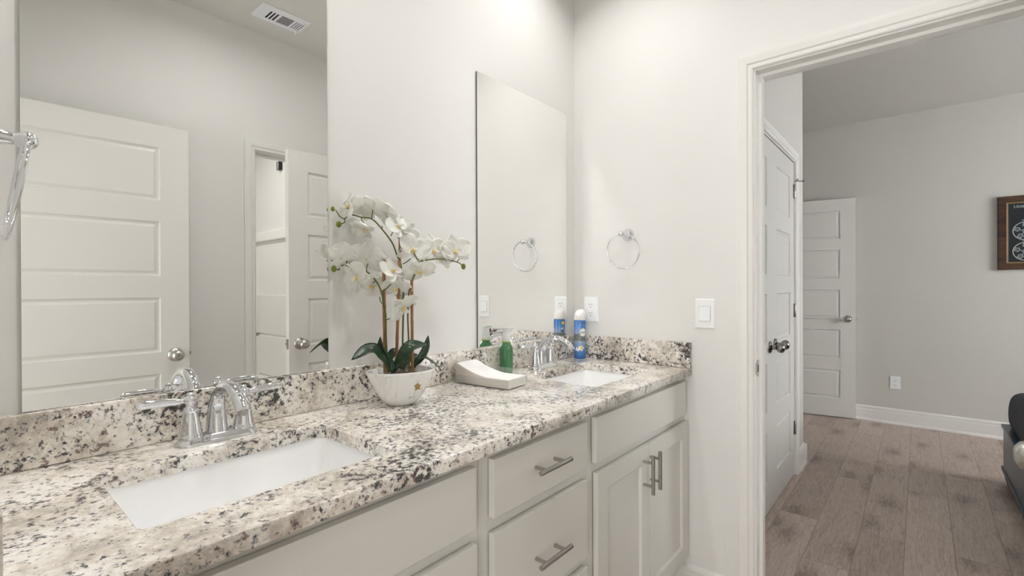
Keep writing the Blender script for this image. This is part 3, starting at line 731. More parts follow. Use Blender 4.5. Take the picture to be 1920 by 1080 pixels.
# ================================================================== OUTLETS AND SWITCH
def plate_bm(w, h, d, holes):
    bm = new_bm(); rr = [[(-w/2,0,-h/2),(w/2,0,-h/2),(w/2,0,h/2),(-w/2,0,h/2)], [(-w/2,-d*0.5,-h/2),(w/2,-d*0.5,-h/2),(w/2,-d*0.5,h/2),(-w/2,-d*0.5,h/2)], [(-w/2+d*0.7,-d,-h/2+d*0.7),(w/2-d*0.7,-d,-h/2+d*0.7),(w/2-d*0.7,-d,h/2-d*0.7),(-w/2+d*0.7,-d,h/2-d*0.7)]]
    rings(bm, rr); return bm
def outlet(label, loc, rz):
    t = thing('wall_outlet', label, 'outlet', loc, rz, 'double power outlets')
    obj('cover_plate', plate_bm(0.073, 0.1143, 0.0055, None), M['white'], t)
    for s in (-1, 1):
        bm = new_bm(); zc = s*0.0195
        pts = []
        for i in range(32):
            a = 2*PI*i/32; x = 0.0172*math.cos(a); z = 0.0172*math.sin(a); z = max(-0.0140, min(0.0140, z)); pts.append((x, z))
        rings(bm, [[(x, -0.0053, zc+z) for x, z in pts], [(x, -0.0066, zc+z) for x, z in pts], [(x*0.95, -0.0070, zc+z*0.95) for x, z in pts]])
        r = obj('receptacle', bm, M['white'], t)
        bm = new_bm()
        for dx, hh in ((-0.0063, 0.0042), (0.0063, 0.0034)): add_box(bm, dx-0.0011, dx+0.0011, -0.0073, -0.0069, zc+0.0035-hh, zc+0.0035+hh)
        lathe(bm, [(0.0022, -0.0073), (0.0022, -0.0069)], 12, (0, 0, zc-0.0078), 'Y')
        obj('slots', bm, M['dark'], r)
    bm = new_bm(); lathe(bm, [(0.0028, -0.0052), (0.0026, -0.0064), (0.0005, -0.0068)], 14, (0,0,0), 'Y'); obj('screw', bm, M['white'], t)
    return t
# local -Y faces the room; on the east wall that is -X
outlet('white double outlet on the wall behind the blue spray can', (-0.0004, -0.0888, 1.131), -PI/2)
outlet('white double outlet low on the bedroom wall right of the far door', (3.5596, -1.060, 0.368), -PI/2)
sw = thing('light_switch', 'white square-cornered rocker switch plate left of the doorway casing', 'light switch', (-0.0004, -0.5940, 1.129), -PI/2)
obj('cover_plate', plate_bm(0.0745, 0.1150, 0.0050, None), M['white'], sw, bevel=0.0008)
bm = new_bm(); add_box(bm, -0.0228, 0.0228, -0.0056, -0.0049, -0.0293, 0.0293); obj('rocker_gap_shade', bm, M['switch_shade'], sw)  # grey slab, shadow line round the rocker put into its colour
bm = new_bm(); rings(bm, [[(-0.0215,-0.0045,-0.028),(0.0215,-0.0045,-0.028),(0.0215,-0.0045,0.028),(-0.0215,-0.0045,0.028)], [(-0.0215,-0.0105,-0.028),(0.0215,-0.0105,-0.028),(0.0215,-0.0064,0.028),(-0.0215,-0.0064,0.028)]]); obj('rocker', bm, M['white'], sw, bevel=0.0008)

# ================================================================== SPRAY CAN
can = thing('spray_can', 'tall blue air freshener spray can with a white cap in the counter corner', 'spray can', (-0.056, -0.062, ZC))
RC = 0.0262
bm = new_bm(); lathe(bm, [(0.0005, 0.002), (0.021, 0.002), (0.0245, 0.0), (0.0255, 0.002), (RC, 0.005), (RC, 0.165), (0.0255, 0.168), (0.0240, 0.171), (0.0235, 0.174), (0.0005, 0.174)], 48); obj('can_body', bm, M['can_blue'], can, smooth=True)
bm = new_bm()
rs = []
for r, h, tl in ((0.0243, 0.172, 0), (0.0258, 0.174, 0), (0.0262, 0.178, 0), (0.0262, 0.190, 0), (0.0250, 0.198, 0.25), (0.0225, 0.206, 0.55), (0.0185, 0.213, 0.8), (0.012, 0.2175, 1.0), (0.004, 0.219, 1.0)):
    ring = []
    for i in range(40):
        a = 2*PI*i/40; x, y = r*math.cos(a), r*math.sin(a)
        ring.append((x + 0.004*tl, y - 0.002*tl, h + tl*0.004*(x)/0.026))
    rs.append(ring)
rings(bm, rs); obj('cap', bm, M['cap_white'], can, smooth=True, angle=180)
# printed marks wrapped on the cylinder; angle 0 faces the camera
A0 = math.atan2(-1.2272+0.062, -1.8981+0.056)
def wrap(bm, r=RC+0.0003, a0=A0, z0=0.0):
    for v in bm.verts:
        s, h = v.co.x, v.co.y; a = a0 + s/RC
        v.co = Vector((r*math.cos(a), r*math.sin(a), z0+h))
    return bm
def patch(w, h, mode='rect', n=28, rad=0.0015):
    bm = new_bm()
    if mode == 'oval': pts = [(w/2*math.cos(2*PI*i/n), h/2*math.sin(2*PI*i/n)) for i in range(n)]
    else:
        pts = []
        base = [(p[0], p[1]) for p in rrect(0,0,w/2,h/2,rad,0,3)]
        pts = base
    c_ = bm.verts.new((0,0,0)); vs = [bm.verts.new((p[0],p[1],0)) for p in pts]
    mids = [bm.verts.new((p[0]*0.5,p[1]*0.5,0)) for p in pts]
    m = len(vs)
    for i in range(m):
        bm.faces.new((c_, mids[i], mids[(i+1)%m])); bm.faces.new((mids[i], vs[i], vs[(i+1)%m], mids[(i+1)%m]))
    return bm
def mark(name, bm, m, da, z, lift=0.0003): obj(name, wrap(bm, RC+lift, A0+da, z), m, can)
# the can turns so its badge sits slightly right of centre (towards smaller angle = picture right)
mark('oval_outline', patch(0.0360, 0.0385, 'oval'), M['ink_navy'], 0.55, 0.118, 0.0002)
mark('oval_badge', patch(0.0335, 0.0360, 'oval'), M['ink_white'], 0.55, 0.118, 0.0004)
tb = text_bm('glade', 0.0135)
for v in tb.verts: v.co.x += 0.25*v.co.y; v.co.y *= 1.25
mark('lettering', tb, M['ink_navy'], 0.55, 0.119, 0.0007)
mark('small_tag', patch(0.019, 0.0048, 'rect'), M['ink_navy'], 0.05, 0.160, 0.0003); mark('small_tag', patch(0.013, 0.0048, 'rect'), M['ink_navy'], 0.85, 0.160, 0.0003)
mark('small_tag_stripe', patch(0.014, 0.0012, 'rect', rad=0.0003), M['ink_white'], 0.05, 0.160, 0.0005)
for zz_, ww_ in ((0.0905, 0.020), (0.0835, 0.026)): mark('label_stripe', patch(ww_, 0.0022, 'rect', rad=0.0005), M['ink_navy'], 0.60, zz_, 0.0004)
for i in range(5):
    a = 2*PI*i/5
    b_ = patch(0.013, 0.0095, 'oval', 14)
    for v in b_.verts: v.co = Matrix.Rotation(a, 4, 'Z') @ (v.co + Vector((0.0075, 0, 0)))
    mark('flower_petal', b_, M['ink_white'], 0.20, 0.048, 0.0004 + i*0.00004)
for i in range(4):
    a = 2*PI*i/4 + 0.4
    b_ = patch(0.010, 0.0070, 'oval', 14)
    for v in b_.verts: v.co = Matrix.Rotation(a, 4, 'Z') @ (v.co + Vector((0.0058, 0, 0)))
    mark('flower_petal', b_, M['ink_white'], -0.45, 0.043, 0.0004 + i*0.00004)
mark('flower_centre', patch(0.0075, 0.0160, 'oval', 16), M['ink_yellow'], 0.25, 0.050, 0.0009)
mark('label_stripe', patch(0.018, 0.0016, 'rect', rad=0.0004), M['ink_navy'], 0.25, 0.010, 0.0004)
AM = math.pi*0.78 - A0     # rear side, seen in the mirror
mark('yellow_label', patch(0.0150, 0.0150, 'rect'), M['ink_yellow'], AM-0.55-PI*0.02, 0.155, 0.0004)
mark('warning_icon', patch(0.0065, 0.0085, 'oval', 16), M['ink_white'], AM-0.35, 0.130, 0.0004)
mark('warning_box', patch(0.013, 0.006, 'rect'), M['ink_navy'], AM-0.50, 0.118, 0.0004)

# ================================================================== SOAP BOTTLE
sb = thing('soap_dispenser', 'green foaming soap bottle with frosted pump beside the paper towels', 'soap dispenser', (-0.556, -0.058, ZC))
bm = new_bm(); rs = []
for hx_, hy_, r, z in ((0.018,0.014,0.010,0.0),(0.0235,0.018,0.013,0.003),(0.0245,0.019,0.014,0.010),(0.0245,0.019,0.014,0.092),(0.0235,0.018,0.014,0.100),(0.0185,0.0155,0.012,0.108),(0.0150,0.0145,0.0142,0.112),(0.0148,0.0148,0.0146,0.118)):
    rs.append(rrect(0,0,hx_,hy_,r,z))
rings(bm, rs); obj('bottle', bm, M['soap'], sb, smooth=True, angle=60)
bm = new_bm(); lathe(bm, [(0.0150, 0.1175), (0.0162, 0.1180), (0.0162, 0.1215), (0.0150, 0.122)], 28); obj('neck_ring', bm, M['lime'], sb, smooth=True)
bm = new_bm(); lathe(bm, [(0.0005, 0.122), (0.0158, 0.122), (0.0158, 0.143), (0.0140, 0.147), (0.0125, 0.150), (0.0125, 0.163), (0.0138, 0.166), (0.0138, 0.172), (0.0125, 0.1735), (0.0005, 0.174)], 28)
obj('pump_collar', bm, M['pump'], sb, smooth=True)
bm = new_bm(); tube(bm, [(0.004, -0.001, 0.168), (0.022, -0.005, 0.170), (0.034, -0.008, 0.168), (0.037, -0.009, 0.163)], 0.0048, 12, 4); obj('nozzle', bm, M['pump'], sb, smooth=True)

# ================================================================== PAPER TOWELS IN ACRYLIC TRAY
TA = math.radians(6.5); TC = Vector((-0.732, -0.140, ZC))
tray = thing('towel_tray', 'clear acrylic tray holding a stack of folded paper towels', 'napkin holder', TC, TA)
bm = new_bm(); W, L, hh, t_ = 0.056, 0.1115, 0.050, 0.0028
add_box(bm, -W, W, -L, L, 0.0004, t_)
add_box(bm, -W, -W+t_, -L, L, t_, 0.030); add_box(bm, W-t_, W, -L, L, t_, hh)
add_box(bm, -W+t_, W-t_, L-t_, L, t_, hh); add_box(bm, -W+t_, W-t_, -L, -L+t_, t_, 0.030)
obj('tray_wall', bm, M['glass'], tray, bevel=0.0005)
NN = 30
rot = Matrix.Translation(TC) @ Matrix.Rotation(TA, 4, 'Z')
random.seed(3)
for i in range(NN):
    u = i/(NN-1); bm = new_bm(); cols = []
    th = 0.00085; wx = 0.0515 + random.uniform(-0.0010, 0.0004); z0 = t_ + 0.0006 + i*0.00096
    lift = 0.004 + 0.036*u**0.6; n = 22; jit = random.uniform(-0.0007, 0.0007)
    y0 = -L + t_ + 0.0012 + random.uniform(0, 0.0006)
    length = 0.205
    # the back end curls up against the back wall of the tray
    prof = []
    for j in range(n+1):
        s = j/n; y = y0 + s*0.2135
        z = z0 + lift*max(0.0, (s-0.36)/0.64)**1.6*(1.0 if s < 0.9 else 1 - 0.12*((s-0.9)/0.1)**2)
        prof.append((y, z))
    rr = []
    for y, z in prof: rr.append([(-wx+jit, y, z), (wx+jit, y, z), (wx+jit, y, z+th), (-wx+jit, y, z+th)])
    rings(bm, rr)
    for v in bm.verts: v.co = rot @ v.co
    o = obj('paper_towel', bm, M['paper'] if i == NN-1 else M[('paper2', 'paper3', 'paper2', 'paper')[i % 4 if i > 3 else 0]], smooth=False)
    tag(o, 'white folded paper towel lying on top of the tray stack' if i == NN-1 else 'folded paper towel within the stack in the clear tray', 'paper towel', 'paper towels in the acrylic tray')

# ================================================================== ORCHID  (metres from the pot's foot)
orchid = thing('potted_orchid', 'white artificial orchid on bamboo stakes in a marbled oval bowl', 'potted orchid', (-1.086, -0.134, ZC))
PA = math.radians(-25)          # long axis of the oval bowl
def oval(a, b, z, n=56, pw=2.0, dx=0.0):
    out = []
    for i in range(n):
        t = 2*PI*i/n; x, y = a*math.cos(t), b*math.sin(t)
        out.append((dx + x*math.cos(PA) - y*math.sin(PA), x*math.sin(PA) + y*math.cos(PA), z))
    return out
def cl(pts): return [Vector(p) for p in pts]
bm = new_bm()
prof = [(0.030, 0.022, 0.0), (0.036, 0.028, 0.0015), (0.043, 0.034, 0.006), (0.055, 0.043, 0.018), (0.066, 0.051, 0.034), (0.0755, 0.057, 0.052), (0.085, 0.061, 0.070), (0.0925, 0.0635, 0.088), (0.0945, 0.0640, 0.0935), (0.0932, 0.063, 0.0950), (0.0870, 0.0605, 0.0935), (0.083, 0.057, 0.075), (0.078, 0.053, 0.072)]
rings(bm, [oval(a, b, z) for a, b, z in prof]); obj('bowl', bm, M['marble'], orchid, smooth=True, angle=60)
bm = new_bm()
lf = [(0.0, 0.011), (0.006, 0.004), (0.014, 0.003), (0.009, -0.003), (0.012, -0.012), (0.003, -0.009), (-0.006, -0.013), (-0.006, -0.004), (-0.011, 0.004), (-0.005, 0.004)]
# gold leaf fleck on the bowl's front
fx = Vector((math.cos(PA), math.sin(PA), 0)); fn = Vector((math.sin(PA), -math.cos(PA), 0))
for sgn in (1,):
    vs = []
    for x, z in lf:
        X = 0.032 + x*0.85; Z = 0.056 + z*0.95
        k = max(0.0, 1 - (X/0.078)**2)**0.5; bb = 0.0585 + (Z-0.058)*0.20
        vs.append(bm.verts.new(fx*X + fn*(bb*k + 0.0010) + Vector((0,0,Z))))
    bm.faces.new(vs)
obj('gold_fleck', bm, M['gold'], orchid)
bm = new_bm(); rs = [oval(0.0825, 0.0565, 0.076), oval(0.06, 0.04, 0.082), oval(0.02, 0.014, 0.085)]; rings(bm, rs); tag(obj('bark', bm, M['soil'], orchid, smooth=True), kind='stuff')
random.seed(11); bm = new_bm()
for i in range(60):
    t = random.uniform(0, 2*PI); q = random.uniform(0.2, 0.93); x, y = 0.080*q*math.cos(t), 0.054*q*math.sin(t)
    p = Vector((x*math.cos(PA)-y*math.sin(PA), x*math.sin(PA)+y*math.cos(PA), 0.081)); r = random.uniform(0.003, 0.0055)
    bmesh.ops.create_icosphere(bm, subdivisions=1, radius=r, matrix=Matrix.Translation(p) @ Matrix.Diagonal((1, random.uniform(.6,1), random.uniform(.6,.9), 1)))
tag(obj('bark_chips', bm, M['pebble'], orchid, smooth=True, angle=180), kind='stuff')

FLOWERS=[
  ((-0.098, 0.097, 0.543),0.07,(-0.97, 0.21, 0.14),-60),
  ((-0.058, 0.098, 0.533),0.064,(0.31, 0.25, 0.92),20),
  ((-0.05, 0.063, 0.539),0.082,(0.67, 0.28, 0.69),10),
  ((-0.073, 0.064, 0.484),0.07,(-0.56, -0.07, -0.82),40),
  ((-0.013, 0.053, 0.525),0.084,(0.79, 0.03, 0.62),-10),
  ((-0.002, 0.011, 0.491),0.074,(0.15, -0.87, 0.47),25),
  ((0.045, 0.029, 0.471),0.07,(0.11, -0.99, -0.1),-20),
  ((-0.122, 0.098, 0.401),0.08,(0.4, 0.73, 0.55),80),
  ((-0.067, 0.065, 0.4),0.09,(0.59, 0.71, 0.38),5),
  ((-0.083, 0.098, 0.392),0.075,(0.19, 0.86, 0.47),-30),
  ((-0.094, 0.07, 0.35),0.082,(-0.95, -0.22, -0.21),35),
  ((-0.043, 0.074, 0.328),0.084,(-0.12, -0.73, -0.68),-40),
  ((-0.019, 0.014, 0.368),0.078,(0.03, -0.81, 0.58),20),
  ((0.002, 0.026, 0.319),0.072,(-0.36, -0.7, -0.61),-15),
  ((0.007, 0.005, 0.266),0.082,(0.21, -0.83, -0.52),60),
  ((0.05, 0.011, 0.43),0.092,(-0.02, -0.99, 0.11),-20),
  ((0.059, -0.007, 0.369),0.082,(-0.31, -0.6, -0.74),30),
  ((0.127, 0.013, 0.431),0.09,(0.09, -0.99, 0.1),10),
  ((0.174, 0.026, 0.412),0.08,(0.73, 0.03, 0.69),-40),
  ((0.197, -0.007, 0.433),0.088,(-0.35, -0.94, 0.07),12),
]
STEM_A =[ (0.029, 0.027, 0.085),(0.025, 0.026, 0.169),(0.026, 0.023, 0.29),(0.017, 0.021, 0.381),(0.004, 0.021, 0.41),(-0.009, 0.027, 0.447),(-0.03, 0.044, 0.484),(-0.05, 0.061, 0.511),(-0.073, 0.076, 0.515),(-0.096, 0.093, 0.521),(-0.109, 0.103, 0.51),(-0.115, 0.117, 0.517) ]
TW_a1 =[ (-0.109, 0.103, 0.51),(-0.109, 0.103, 0.5),(-0.11, 0.117, 0.497) ]
TW_a2 =[ (-0.096, 0.093, 0.521),(-0.098, 0.095, 0.534),(-0.1, 0.098, 0.54) ]
TW_a3 =[ (-0.074, 0.077, 0.515),(-0.073, 0.074, 0.504),(-0.069, 0.07, 0.5) ]
TW_a4 =[ (-0.051, 0.061, 0.511),(-0.049, 0.061, 0.528),(-0.047, 0.059, 0.539) ]
TW_a5 =[ (-0.03, 0.044, 0.484),(-0.028, 0.045, 0.493) ]
TW_a6 =[ (-0.011, 0.029, 0.465),(-0.007, 0.022, 0.481),(-0.007, 0.02, 0.49) ]
TW_a7 =[ (-0.115, 0.117, 0.517),(-0.121, 0.117, 0.525),(-0.127, 0.117, 0.533) ]
STEM_B =[ (-0.02, 0.032, 0.084),(-0.024, 0.035, 0.173),(-0.026, 0.034, 0.247),(-0.031, 0.037, 0.274),(-0.035, 0.038, 0.303),(-0.046, 0.045, 0.336),(-0.068, 0.062, 0.366),(-0.092, 0.08, 0.369),(-0.11, 0.094, 0.383),(-0.116, 0.117, 0.381) ]
TW_b1 =[ (-0.116, 0.117, 0.381),(-0.117, 0.117, 0.371),(-0.125, 0.117, 0.371) ]
TW_b2 =[ (-0.11, 0.094, 0.383),(-0.106, 0.095, 0.401) ]
TW_b3 =[ (-0.092, 0.08, 0.369),(-0.093, 0.079, 0.359),(-0.091, 0.075, 0.35) ]
TW_b4 =[ (-0.068, 0.062, 0.368),(-0.067, 0.061, 0.379),(-0.064, 0.06, 0.388) ]
TW_b5 =[ (-0.05, 0.049, 0.34),(-0.053, 0.055, 0.334) ]
TW_b6 =[ (-0.036, 0.039, 0.311),(-0.027, 0.028, 0.319),(-0.019, 0.018, 0.331) ]
TW_b7 =[ (-0.031, 0.037, 0.274),(-0.034, 0.047, 0.284),(-0.034, 0.05, 0.296) ]
TW_b8 =[ (-0.024, 0.034, 0.232),(-0.016, 0.022, 0.238),(-0.008, 0.01, 0.25) ]
TW_b9 =[ (-0.116, 0.117, 0.381),(-0.127, 0.117, 0.391),(-0.141, 0.117, 0.396) ]
STEM_C =[ (0.035, 0.009, 0.082),(0.033, 0.009, 0.17),(0.031, 0.01, 0.245),(0.033, 0.009, 0.298),(0.043, 0.008, 0.336),(0.054, 0.006, 0.362),(0.053, 0.008, 0.381),(0.068, 0.005, 0.394),(0.093, 0.002, 0.401),(0.131, -0.001, 0.406),(0.17, -0.005, 0.405),(0.211, -0.009, 0.397),(0.223, -0.01, 0.389) ]
TW_c1 =[ (0.204, -0.009, 0.4),(0.216, -0.008, 0.41),(0.225, -0.008, 0.414) ]
TW_c2 =[ (0.023, 0.02, 0.388),(0.035, 0.015, 0.396),(0.043, 0.011, 0.404) ]
TW_c3 =[ (0.068, 0.005, 0.394),(0.057, 0.005, 0.409),(0.052, 0.008, 0.421) ]
BUDS=[ ((-0.118, 0.117, 0.495), 0.0085),((-0.135, 0.117, 0.535), 0.0065),((-0.133, 0.117, 0.373), 0.0085),((0.229, -0.011, 0.386), 0.0085),((0.229, -0.008, 0.413), 0.0055) ]
STAKES=[ ((-0.027, 0.041, 0.42), (-0.025, 0.04, 0.084), 0.0045),((0.015, 0.02, 0.483), (0.004, 0.029, 0.078), 0.0042),((0.041, 0.004, 0.343), (0.044, 0.007, 0.075), 0.0042) ]
LEAVES=[
  ([(-0.029, -0.006, 0.094),(-0.053, -0.001, 0.132),(-0.09, 0.009, 0.159),(-0.141, 0.019, 0.136)],0.042,(-0.42, -0.41, 0.81)),
  ([(-0.038, -0.006, 0.095),(-0.046, 0.004, 0.134),(-0.058, 0.009, 0.156),(-0.057, 0.014, 0.19)],0.022,(-0.95, -0.21, 0.25)),
  ([(-0.01, 0.061, 0.094),(0.01, 0.061, 0.125),(0.026, 0.059, 0.136),(0.046, 0.062, 0.127)],0.03,(-0.31, -0.42, 0.85)),
  ([(-0.022, 0.009, 0.091),(-0.01, -0.013, 0.124),(0.013, -0.026, 0.159),(0.068, -0.027, 0.161)],0.038,(-0.63, -0.48, 0.61)),
  ([(0.054, 0.023, 0.09),(0.083, 0.027, 0.109),(0.109, 0.03, 0.138),(0.121, 0.029, 0.178)],0.024,(-0.09, -0.94, 0.32)),
  ([(0.045, 0.016, 0.089),(0.076, 0.012, 0.116),(0.11, 0.01, 0.106),(0.16, 0.007, 0.066)],0.024,(-0.18, -0.24, 0.95)),
  ([(0.023, 0.032, 0.09),(0.054, 0.04, 0.107),(0.085, 0.047, 0.118),(0.113, 0.053, 0.114)],0.03,(-0.24, -0.32, 0.92)),
]

for a, b, r in STAKES:
    bm = new_bm(); A, B_ = Vector(a), Vector(b); n = 18; d = B_ - A
    def rb(u, r=r): return r*(1.0 + (0.22 if abs((u*3.3) % 1.0 - 0.5) < 0.03 else 0.0))
    tube(bm, [A + d*(i/40) for i in range(41)], rb, 12); obj('bamboo_stake', bm, M['bamboo'], orchid, smooth=True)
for S, tw in ((STEM_A, (TW_a1, TW_a2, TW_a3, TW_a4, TW_a5, TW_a6, TW_a7)), (STEM_B, (TW_b1, TW_b2, TW_b3, TW_b4, TW_b5, TW_b6, TW_b7, TW_b8, TW_b9)), (STEM_C, (TW_c1, TW_c2, TW_c3))):
    bm = new_bm(); tube(bm, S, lambda u: 0.0026 - 0.0011*u, 10, 6)
    st = obj('flower_stem', bm, M['stem'], orchid, smooth=True)
    for t in tw:
        bm = new_bm(); tube(bm, t, lambda u: 0.0014, 8, 4); obj('flower_stalk', bm, M['stem'], st, smooth=True)
for p, r in BUDS:
    bm = new_bm(); bmesh.ops.create_icosphere(bm, subdivisions=2, radius=r, matrix=Matrix.Translation(Vector(p)) @ Matrix.Diagonal((0.85, 0.85, 1.1, 1)))
    obj('flower_bud', bm, M['bud'], orchid, smooth=True, angle=180)
for pts, w, nrm in LEAVES:
    bm = new_bm(); P = smooth_pts(pts, 6); N = Vector(nrm); m = len(P); rows = []
    for i in range(m):
        u = i/(m-1); t = (P[min(i+1,m-1)]-P[max(i-1,0)]).normalized(); side = t.cross(N).normalized(); nn = side.cross(t).normalized()
        hw = w/2*(0.42 + 0.58*min(1, u*2.0)) * (1 - max(0, (u-0.62)/0.38)**2.2*0.97)
        rows.append([P[i] + side*hw*s + nn*abs(s)**1.5*hw*0.28 for s in (-1, -0.66, -0.33, 0, 0.33, 0.66, 1)])
    rings(bm, rows, False, False, False); obj('leaf', bm, M['leaf'], orchid, smooth=True, solid=0.0014, angle=180)

def petal_rows(L, Wd, cup, back, ruf, ph, base_w=0.25):
    rows = []; n, m = 12, 8
    for i in range(n+1):
        u = (1-math.cos(PI*i/n))/2
        hw = Wd/2*max(0.03, math.sin(PI*min(1.0, (u*(1-0.10*base_w*4)+0.10*base_w*4)))**0.55)
        row = []
        for j in range(m+1):
            s = -1 + 2*j/m
            z = cup*L*(s*s*0.30 - 0.0) + back*L*u*u + ruf*L*math.sin(5*s+ph+4*u)*u*0.05 + ruf*L*0.03*math.sin(9*u+ph)*abs(s)
            row.append(Vector((s*hw, u*L, z)))
        rows.append(row)
    return rows
def flower(pos, size, d, roll, seed):
    rnd = random.Random(seed); bm = new_bm(); Rr = size/2
    Z = Vector(d).normalized(); up = Vector((0,0,1)) if abs(Z.z) < 0.9 else Vector((0,1,0))
    X = up.cross(Z).normalized(); Y = Z.cross(X)
    Mt = Matrix(((X.x,Y.x,Z.x,pos[0]),(X.y,Y.y,Z.y,pos[1]),(X.z,Y.z,Z.z,pos[2]),(0,0,0,1))) @ Matrix.Rotation(math.radians(roll), 4, 'Z')
    def put(rows, ang, lift):
        R_ = Mt @ Matrix.Rotation(math.radians(ang), 4, 'Z')
        rv = [[bm.verts.new(R_ @ (v + Vector((0, 0.002, lift)))) for v in r] for r in rows]
        for a, b in zip(rv[:-1], rv[1:]):
            for i in range(len(a)-1): bm.faces.new((a[i], a[i+1], b[i+1], b[i]))
    for ang in (0, 128, -128):          # sepals behind
        put(petal_rows(Rr*1.02, Rr*0.70, 0.30, rnd.uniform(-0.22, 0.12), 1.0, rnd.uniform(0, 6)), ang + rnd.uniform(-5, 5), -0.0015)
    for ang in (72, -72):               # two broad petals in front
        put(petal_rows(Rr*1.10, Rr*1.32, rnd.uniform(0.15, 0.4), rnd.uniform(-0.15, 0.25), 1.3, rnd.uniform(0, 6), 0.35), ang + rnd.uniform(-6, 6), 0.0012)
    f = obj('flower', bm, M['petal'], orchid, smooth=True, solid=0.0004, angle=180)
    # lip: three small lobes with a yellow throat
    bm = new_bm(); keep = bm
    for ang, L_, W_ in ((180, Rr*0.46, Rr*0.30), (140, Rr*0.32, Rr*0.22), (-140, Rr*0.32, Rr*0.22)):
        R_ = Mt @ Matrix.Rotation(math.radians(ang), 4, 'Z') @ Matrix.Rotation(math.radians(48), 4, 'X')
        rows = petal_rows(L_, W_, 0.6, 0.25, 0.6, 1.0)
        rv = [[bm.verts.new(R_ @ (v + Vector((0, 0.001, 0.002)))) for v in r] for r in rows]
        for a, b in zip(rv[:-1], rv[1:]):
            for i in range(len(a)-1): bm.faces.new((a[i], a[i+1], b[i+1], b[i]))
    obj('lip', bm, M['petal'], f, smooth=True, solid=0.0005, angle=180)
    bm = new_bm()
    bmesh.ops.create_icosphere(bm, subdivisions=2, radius=Rr*0.10, matrix=Mt @ Matrix.Translation((0, -Rr*0.03, Rr*0.14)) @ Matrix.Diagonal((1.0, 1.15, 1.2, 1)))
    for s in (-1, 1): bmesh.ops.create_icosphere(bm, subdivisions=1, radius=Rr*0.075, matrix=Mt @ Matrix.Translation((s*Rr*0.11, -Rr*0.10, Rr*0.13)))
    obj('throat', bm, M['lip_yellow'], f, smooth=True, angle=180)
for i, (p, s, d, ro) in enumerate(FLOWERS): flower(p, s*1.08, d, ro, 100+i)

# ================================================================== FRAMED PRINT on the far bedroom wall
pic = thing('framed_print', 'dark wood framed chalkboard print of soccer balls on the bedroom wall', 'picture', (3.5598, -1.925, 1.645), -PI/2)
PW, PH, FW = 0.223, 0.290, 0.050       # half width, half height, frame width
bm = new_bm()
rr = []
for ins, y in ((0, 0.0), (0, -0.022), (0.004, -0.025), (FW-0.003, -0.025), (FW, -0.018), (FW, -0.004)):
    rr.append([(-PW+ins, y, -PH+ins), (PW-ins, y, -PH+ins), (PW-ins, y, PH-ins), (-PW+ins, y, PH-ins)])
rings(bm, rr, True, True, False); obj('picture_frame', bm, M['frame'], pic)
bm = new_bm(); rr = []
for ins, y in ((FW, -0.019), (FW+0.006, -0.017), (FW+0.010, -0.010), (FW+0.010, -0.004)):
    rr.append([(-PW+ins, y, -PH+ins), (PW-ins, y, -PH+ins), (PW-ins, y, PH-ins), (-PW+ins, y, PH-ins)])
rings(bm, rr, True, False, False); obj('inner_slip', bm, M['frame_inner'], pic)
bm = new_bm(); add_box(bm, -PW+FW, PW-FW, -0.009, -0.005, -PH+FW, PH-FW); pr = obj('print', bm, M['chalk'], pic)
def flat_line(bm, pts, w, closed=True):
    n = len(pts)
    for i in range(n if closed else n-1):
        a, b = Vector((*pts[i], 0)), Vector((*pts[(i+1) % n], 0)); d = (b-a)
        if d.length < 1e-6: continue
        s = Vector((-d.y, d.x, 0)).normalized()*w/2; e = d.normalized()*w*0.3
        bm.faces.new([bm.verts.new((q.x, -0.0094, q.y)) for q in (a-s-e, b-s+e, b+s+e, a+s-e)])
def ball(cx, cz, R_):
    bm = new_bm(); g = new_bm()
    circ = [(cx+R_*math.cos(2*PI*i/40), cz+R_*math.sin(2*PI*i/40)) for i in range(40)]
    flat_line(bm, circ, 0.0052)
    for k in range(5):
        a = PI/2 + 2*PI*k/5; px, pz = cx+R_*0.68*math.cos(a), cz+R_*0.68*math.sin(a)
        pent = [(px+R_*0.24*math.cos(a+PI+2*PI*j/5), pz+R_*0.24*math.sin(a+PI+2*PI*j/5)) for j in range(5)]
        g.faces.new([g.verts.new((x, -0.0092, z)) for x, z in pent]); flat_line(bm, pent, 0.0026)
        flat_line(bm, [(cx+R_*0.26*math.cos(a), cz+R_*0.26*math.sin(a)), (cx+R_*0.44*math.cos(a), cz+R_*0.44*math.sin(a))], 0.0022, False)
        for q in (-1, 1): flat_line(bm, [(px+R_*0.2*math.cos(a+q*0.7), pz+R_*0.2*math.sin(a+q*0.7)), (cx+R_*math.cos(a+q*0.22), cz+R_*math.sin(a+q*0.22))], 0.0022, False)
    cen = [(cx+R_*0.27*math.cos(-PI/2+2*PI*j/5+PI), cz+R_*0.27*math.sin(-PI/2+2*PI*j/5+PI)) for j in range(5)]
    g.faces.new([g.verts.new((x, -0.0092, z)) for x, z in cen]); flat_line(bm, cen, 0.0024)
    obj('ball_drawing', bm, M['chalk_line'], pr); obj('ball_panels', g, M['chalk_grey'], pr)
for bx_, bz_ in ((-0.068, 0.012), (-0.068, -0.148), (0.082, 0.012), (0.082, -0.148)): ball(bx_, bz_, 0.069)
def wall_text(s, size, x, z):
    tb = text_bm(s, size)
    for v in tb.verts: v.co = Vector((x + v.co.x, -0.0096, z + v.co.y))
    obj('lettering', tb, M['chalk_line'], pr)
wall_text('United States Patent', 0.033, 0.004, 0.205)
wall_text('FIG. 1', 0.016, -0.068, 0.094); wall_text('FIG. 2', 0.014, -0.068, -0.068); wall_text('FIG. 3', 0.016, 0.082, 0.094); wall_text('FIG. 4', 0.014, 0.082, -0.068)

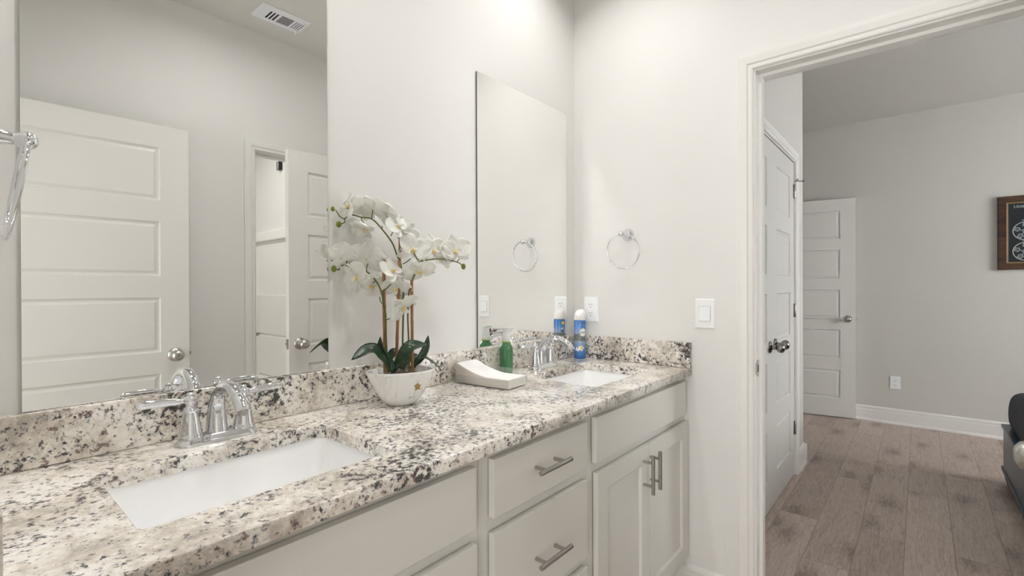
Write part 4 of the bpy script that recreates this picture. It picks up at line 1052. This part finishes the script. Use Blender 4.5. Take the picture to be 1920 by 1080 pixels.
# ================================================================== BED
bed = thing('bed', 'dark navy bed with a low side rail, at the right edge of the bedroom', 'bed', (1.4, -2.2, 0))
def Bx(bm, x0, x1, y0, y1, z0, z1): add_box(bm, x0-1.4, x1-1.4, y0+2.2, y1+2.2, z0, z1)
bm = new_bm(); Bx(bm, 0.42, 2.40, -1.652, -1.627, 0.085, 0.355); obj('side_rail', bm, M['navy'], bed, bevel=0.003)
bm = new_bm(); Bx(bm, 0.42, 2.40, -1.672, -1.617, 0.075, 0.100); Bx(bm, 0.42, 2.40, -1.672, -1.617, 0.340, 0.362); obj('rail_edge', bm, M['navy'], bed, bevel=0.004)
bm = new_bm(); Bx(bm, 0.42, 2.40, -2.74, -2.715, 0.085, 0.355); obj('side_rail', bm, M['navy'], bed, bevel=0.003)
bm = new_bm(); Bx(bm, 2.375, 2.40, -2.715, -1.652, 0.085, 0.355); obj('foot_rail', bm, M['navy'], bed, bevel=0.003)
bm = new_bm(); Bx(bm, 0.40, 0.44, -2.74, -1.63, 0.085, 0.95); obj('headboard', bm, M['navy'], bed, bevel=0.006)
for x in (0.46, 2.35):
    for y in (-1.66, -2.71):
        bm = new_bm(); rings(bm, [rrect(x-1.4, y+2.2, 0.022, 0.020, 0.008, 0.0), rrect(x-1.4, y+2.2, 0.032, 0.030, 0.010, 0.03), rrect(x-1.4, y+2.2, 0.034, 0.032, 0.010, 0.12)]); obj('leg', bm, M['navy'], bed, smooth=True)
bm = new_bm(); rings(bm, [rrect(0.03, 0.0, 0.91, 0.495, 0.06, 0.30), rrect(0.03, 0.0, 0.925, 0.505, 0.07, 0.33), rrect(0.03, 0.0, 0.925, 0.505, 0.07, 0.50), rrect(0.03, 0.0, 0.90, 0.48, 0.06, 0.525)])
tag(obj('mattress', bm, M['tan'], bed, smooth=True))
bm = new_bm()
random.seed(5)
def brow(ex, ey, z, r, wob=0.0):
    return [(1.4+p[0]+random.uniform(-wob, wob), -2.2+p[1]+random.uniform(-wob, wob), p[2]) for p in rrect(0.03, 0.0, ex, ey, r, z, 10)]
rings(bm, [brow(0.965, 0.545, 0.370, 0.09, 0.003), brow(0.975, 0.553, 0.41, 0.09, 0.003), brow(0.975, 0.553, 0.48, 0.09, 0.002), brow(0.965, 0.545, 0.545, 0.09), brow(0.94, 0.52, 0.572, 0.08), brow(0.90, 0.48, 0.580, 0.08), brow(0.4, 0.2, 0.584, 0.08)], True, False, True)
bl = obj('blanket', bm, M['blanket'], smooth=True, solid=0.014, subd=1, angle=180)
tag(bl, 'dark slate grey blanket with rounded corner draped over the bed', 'blanket')
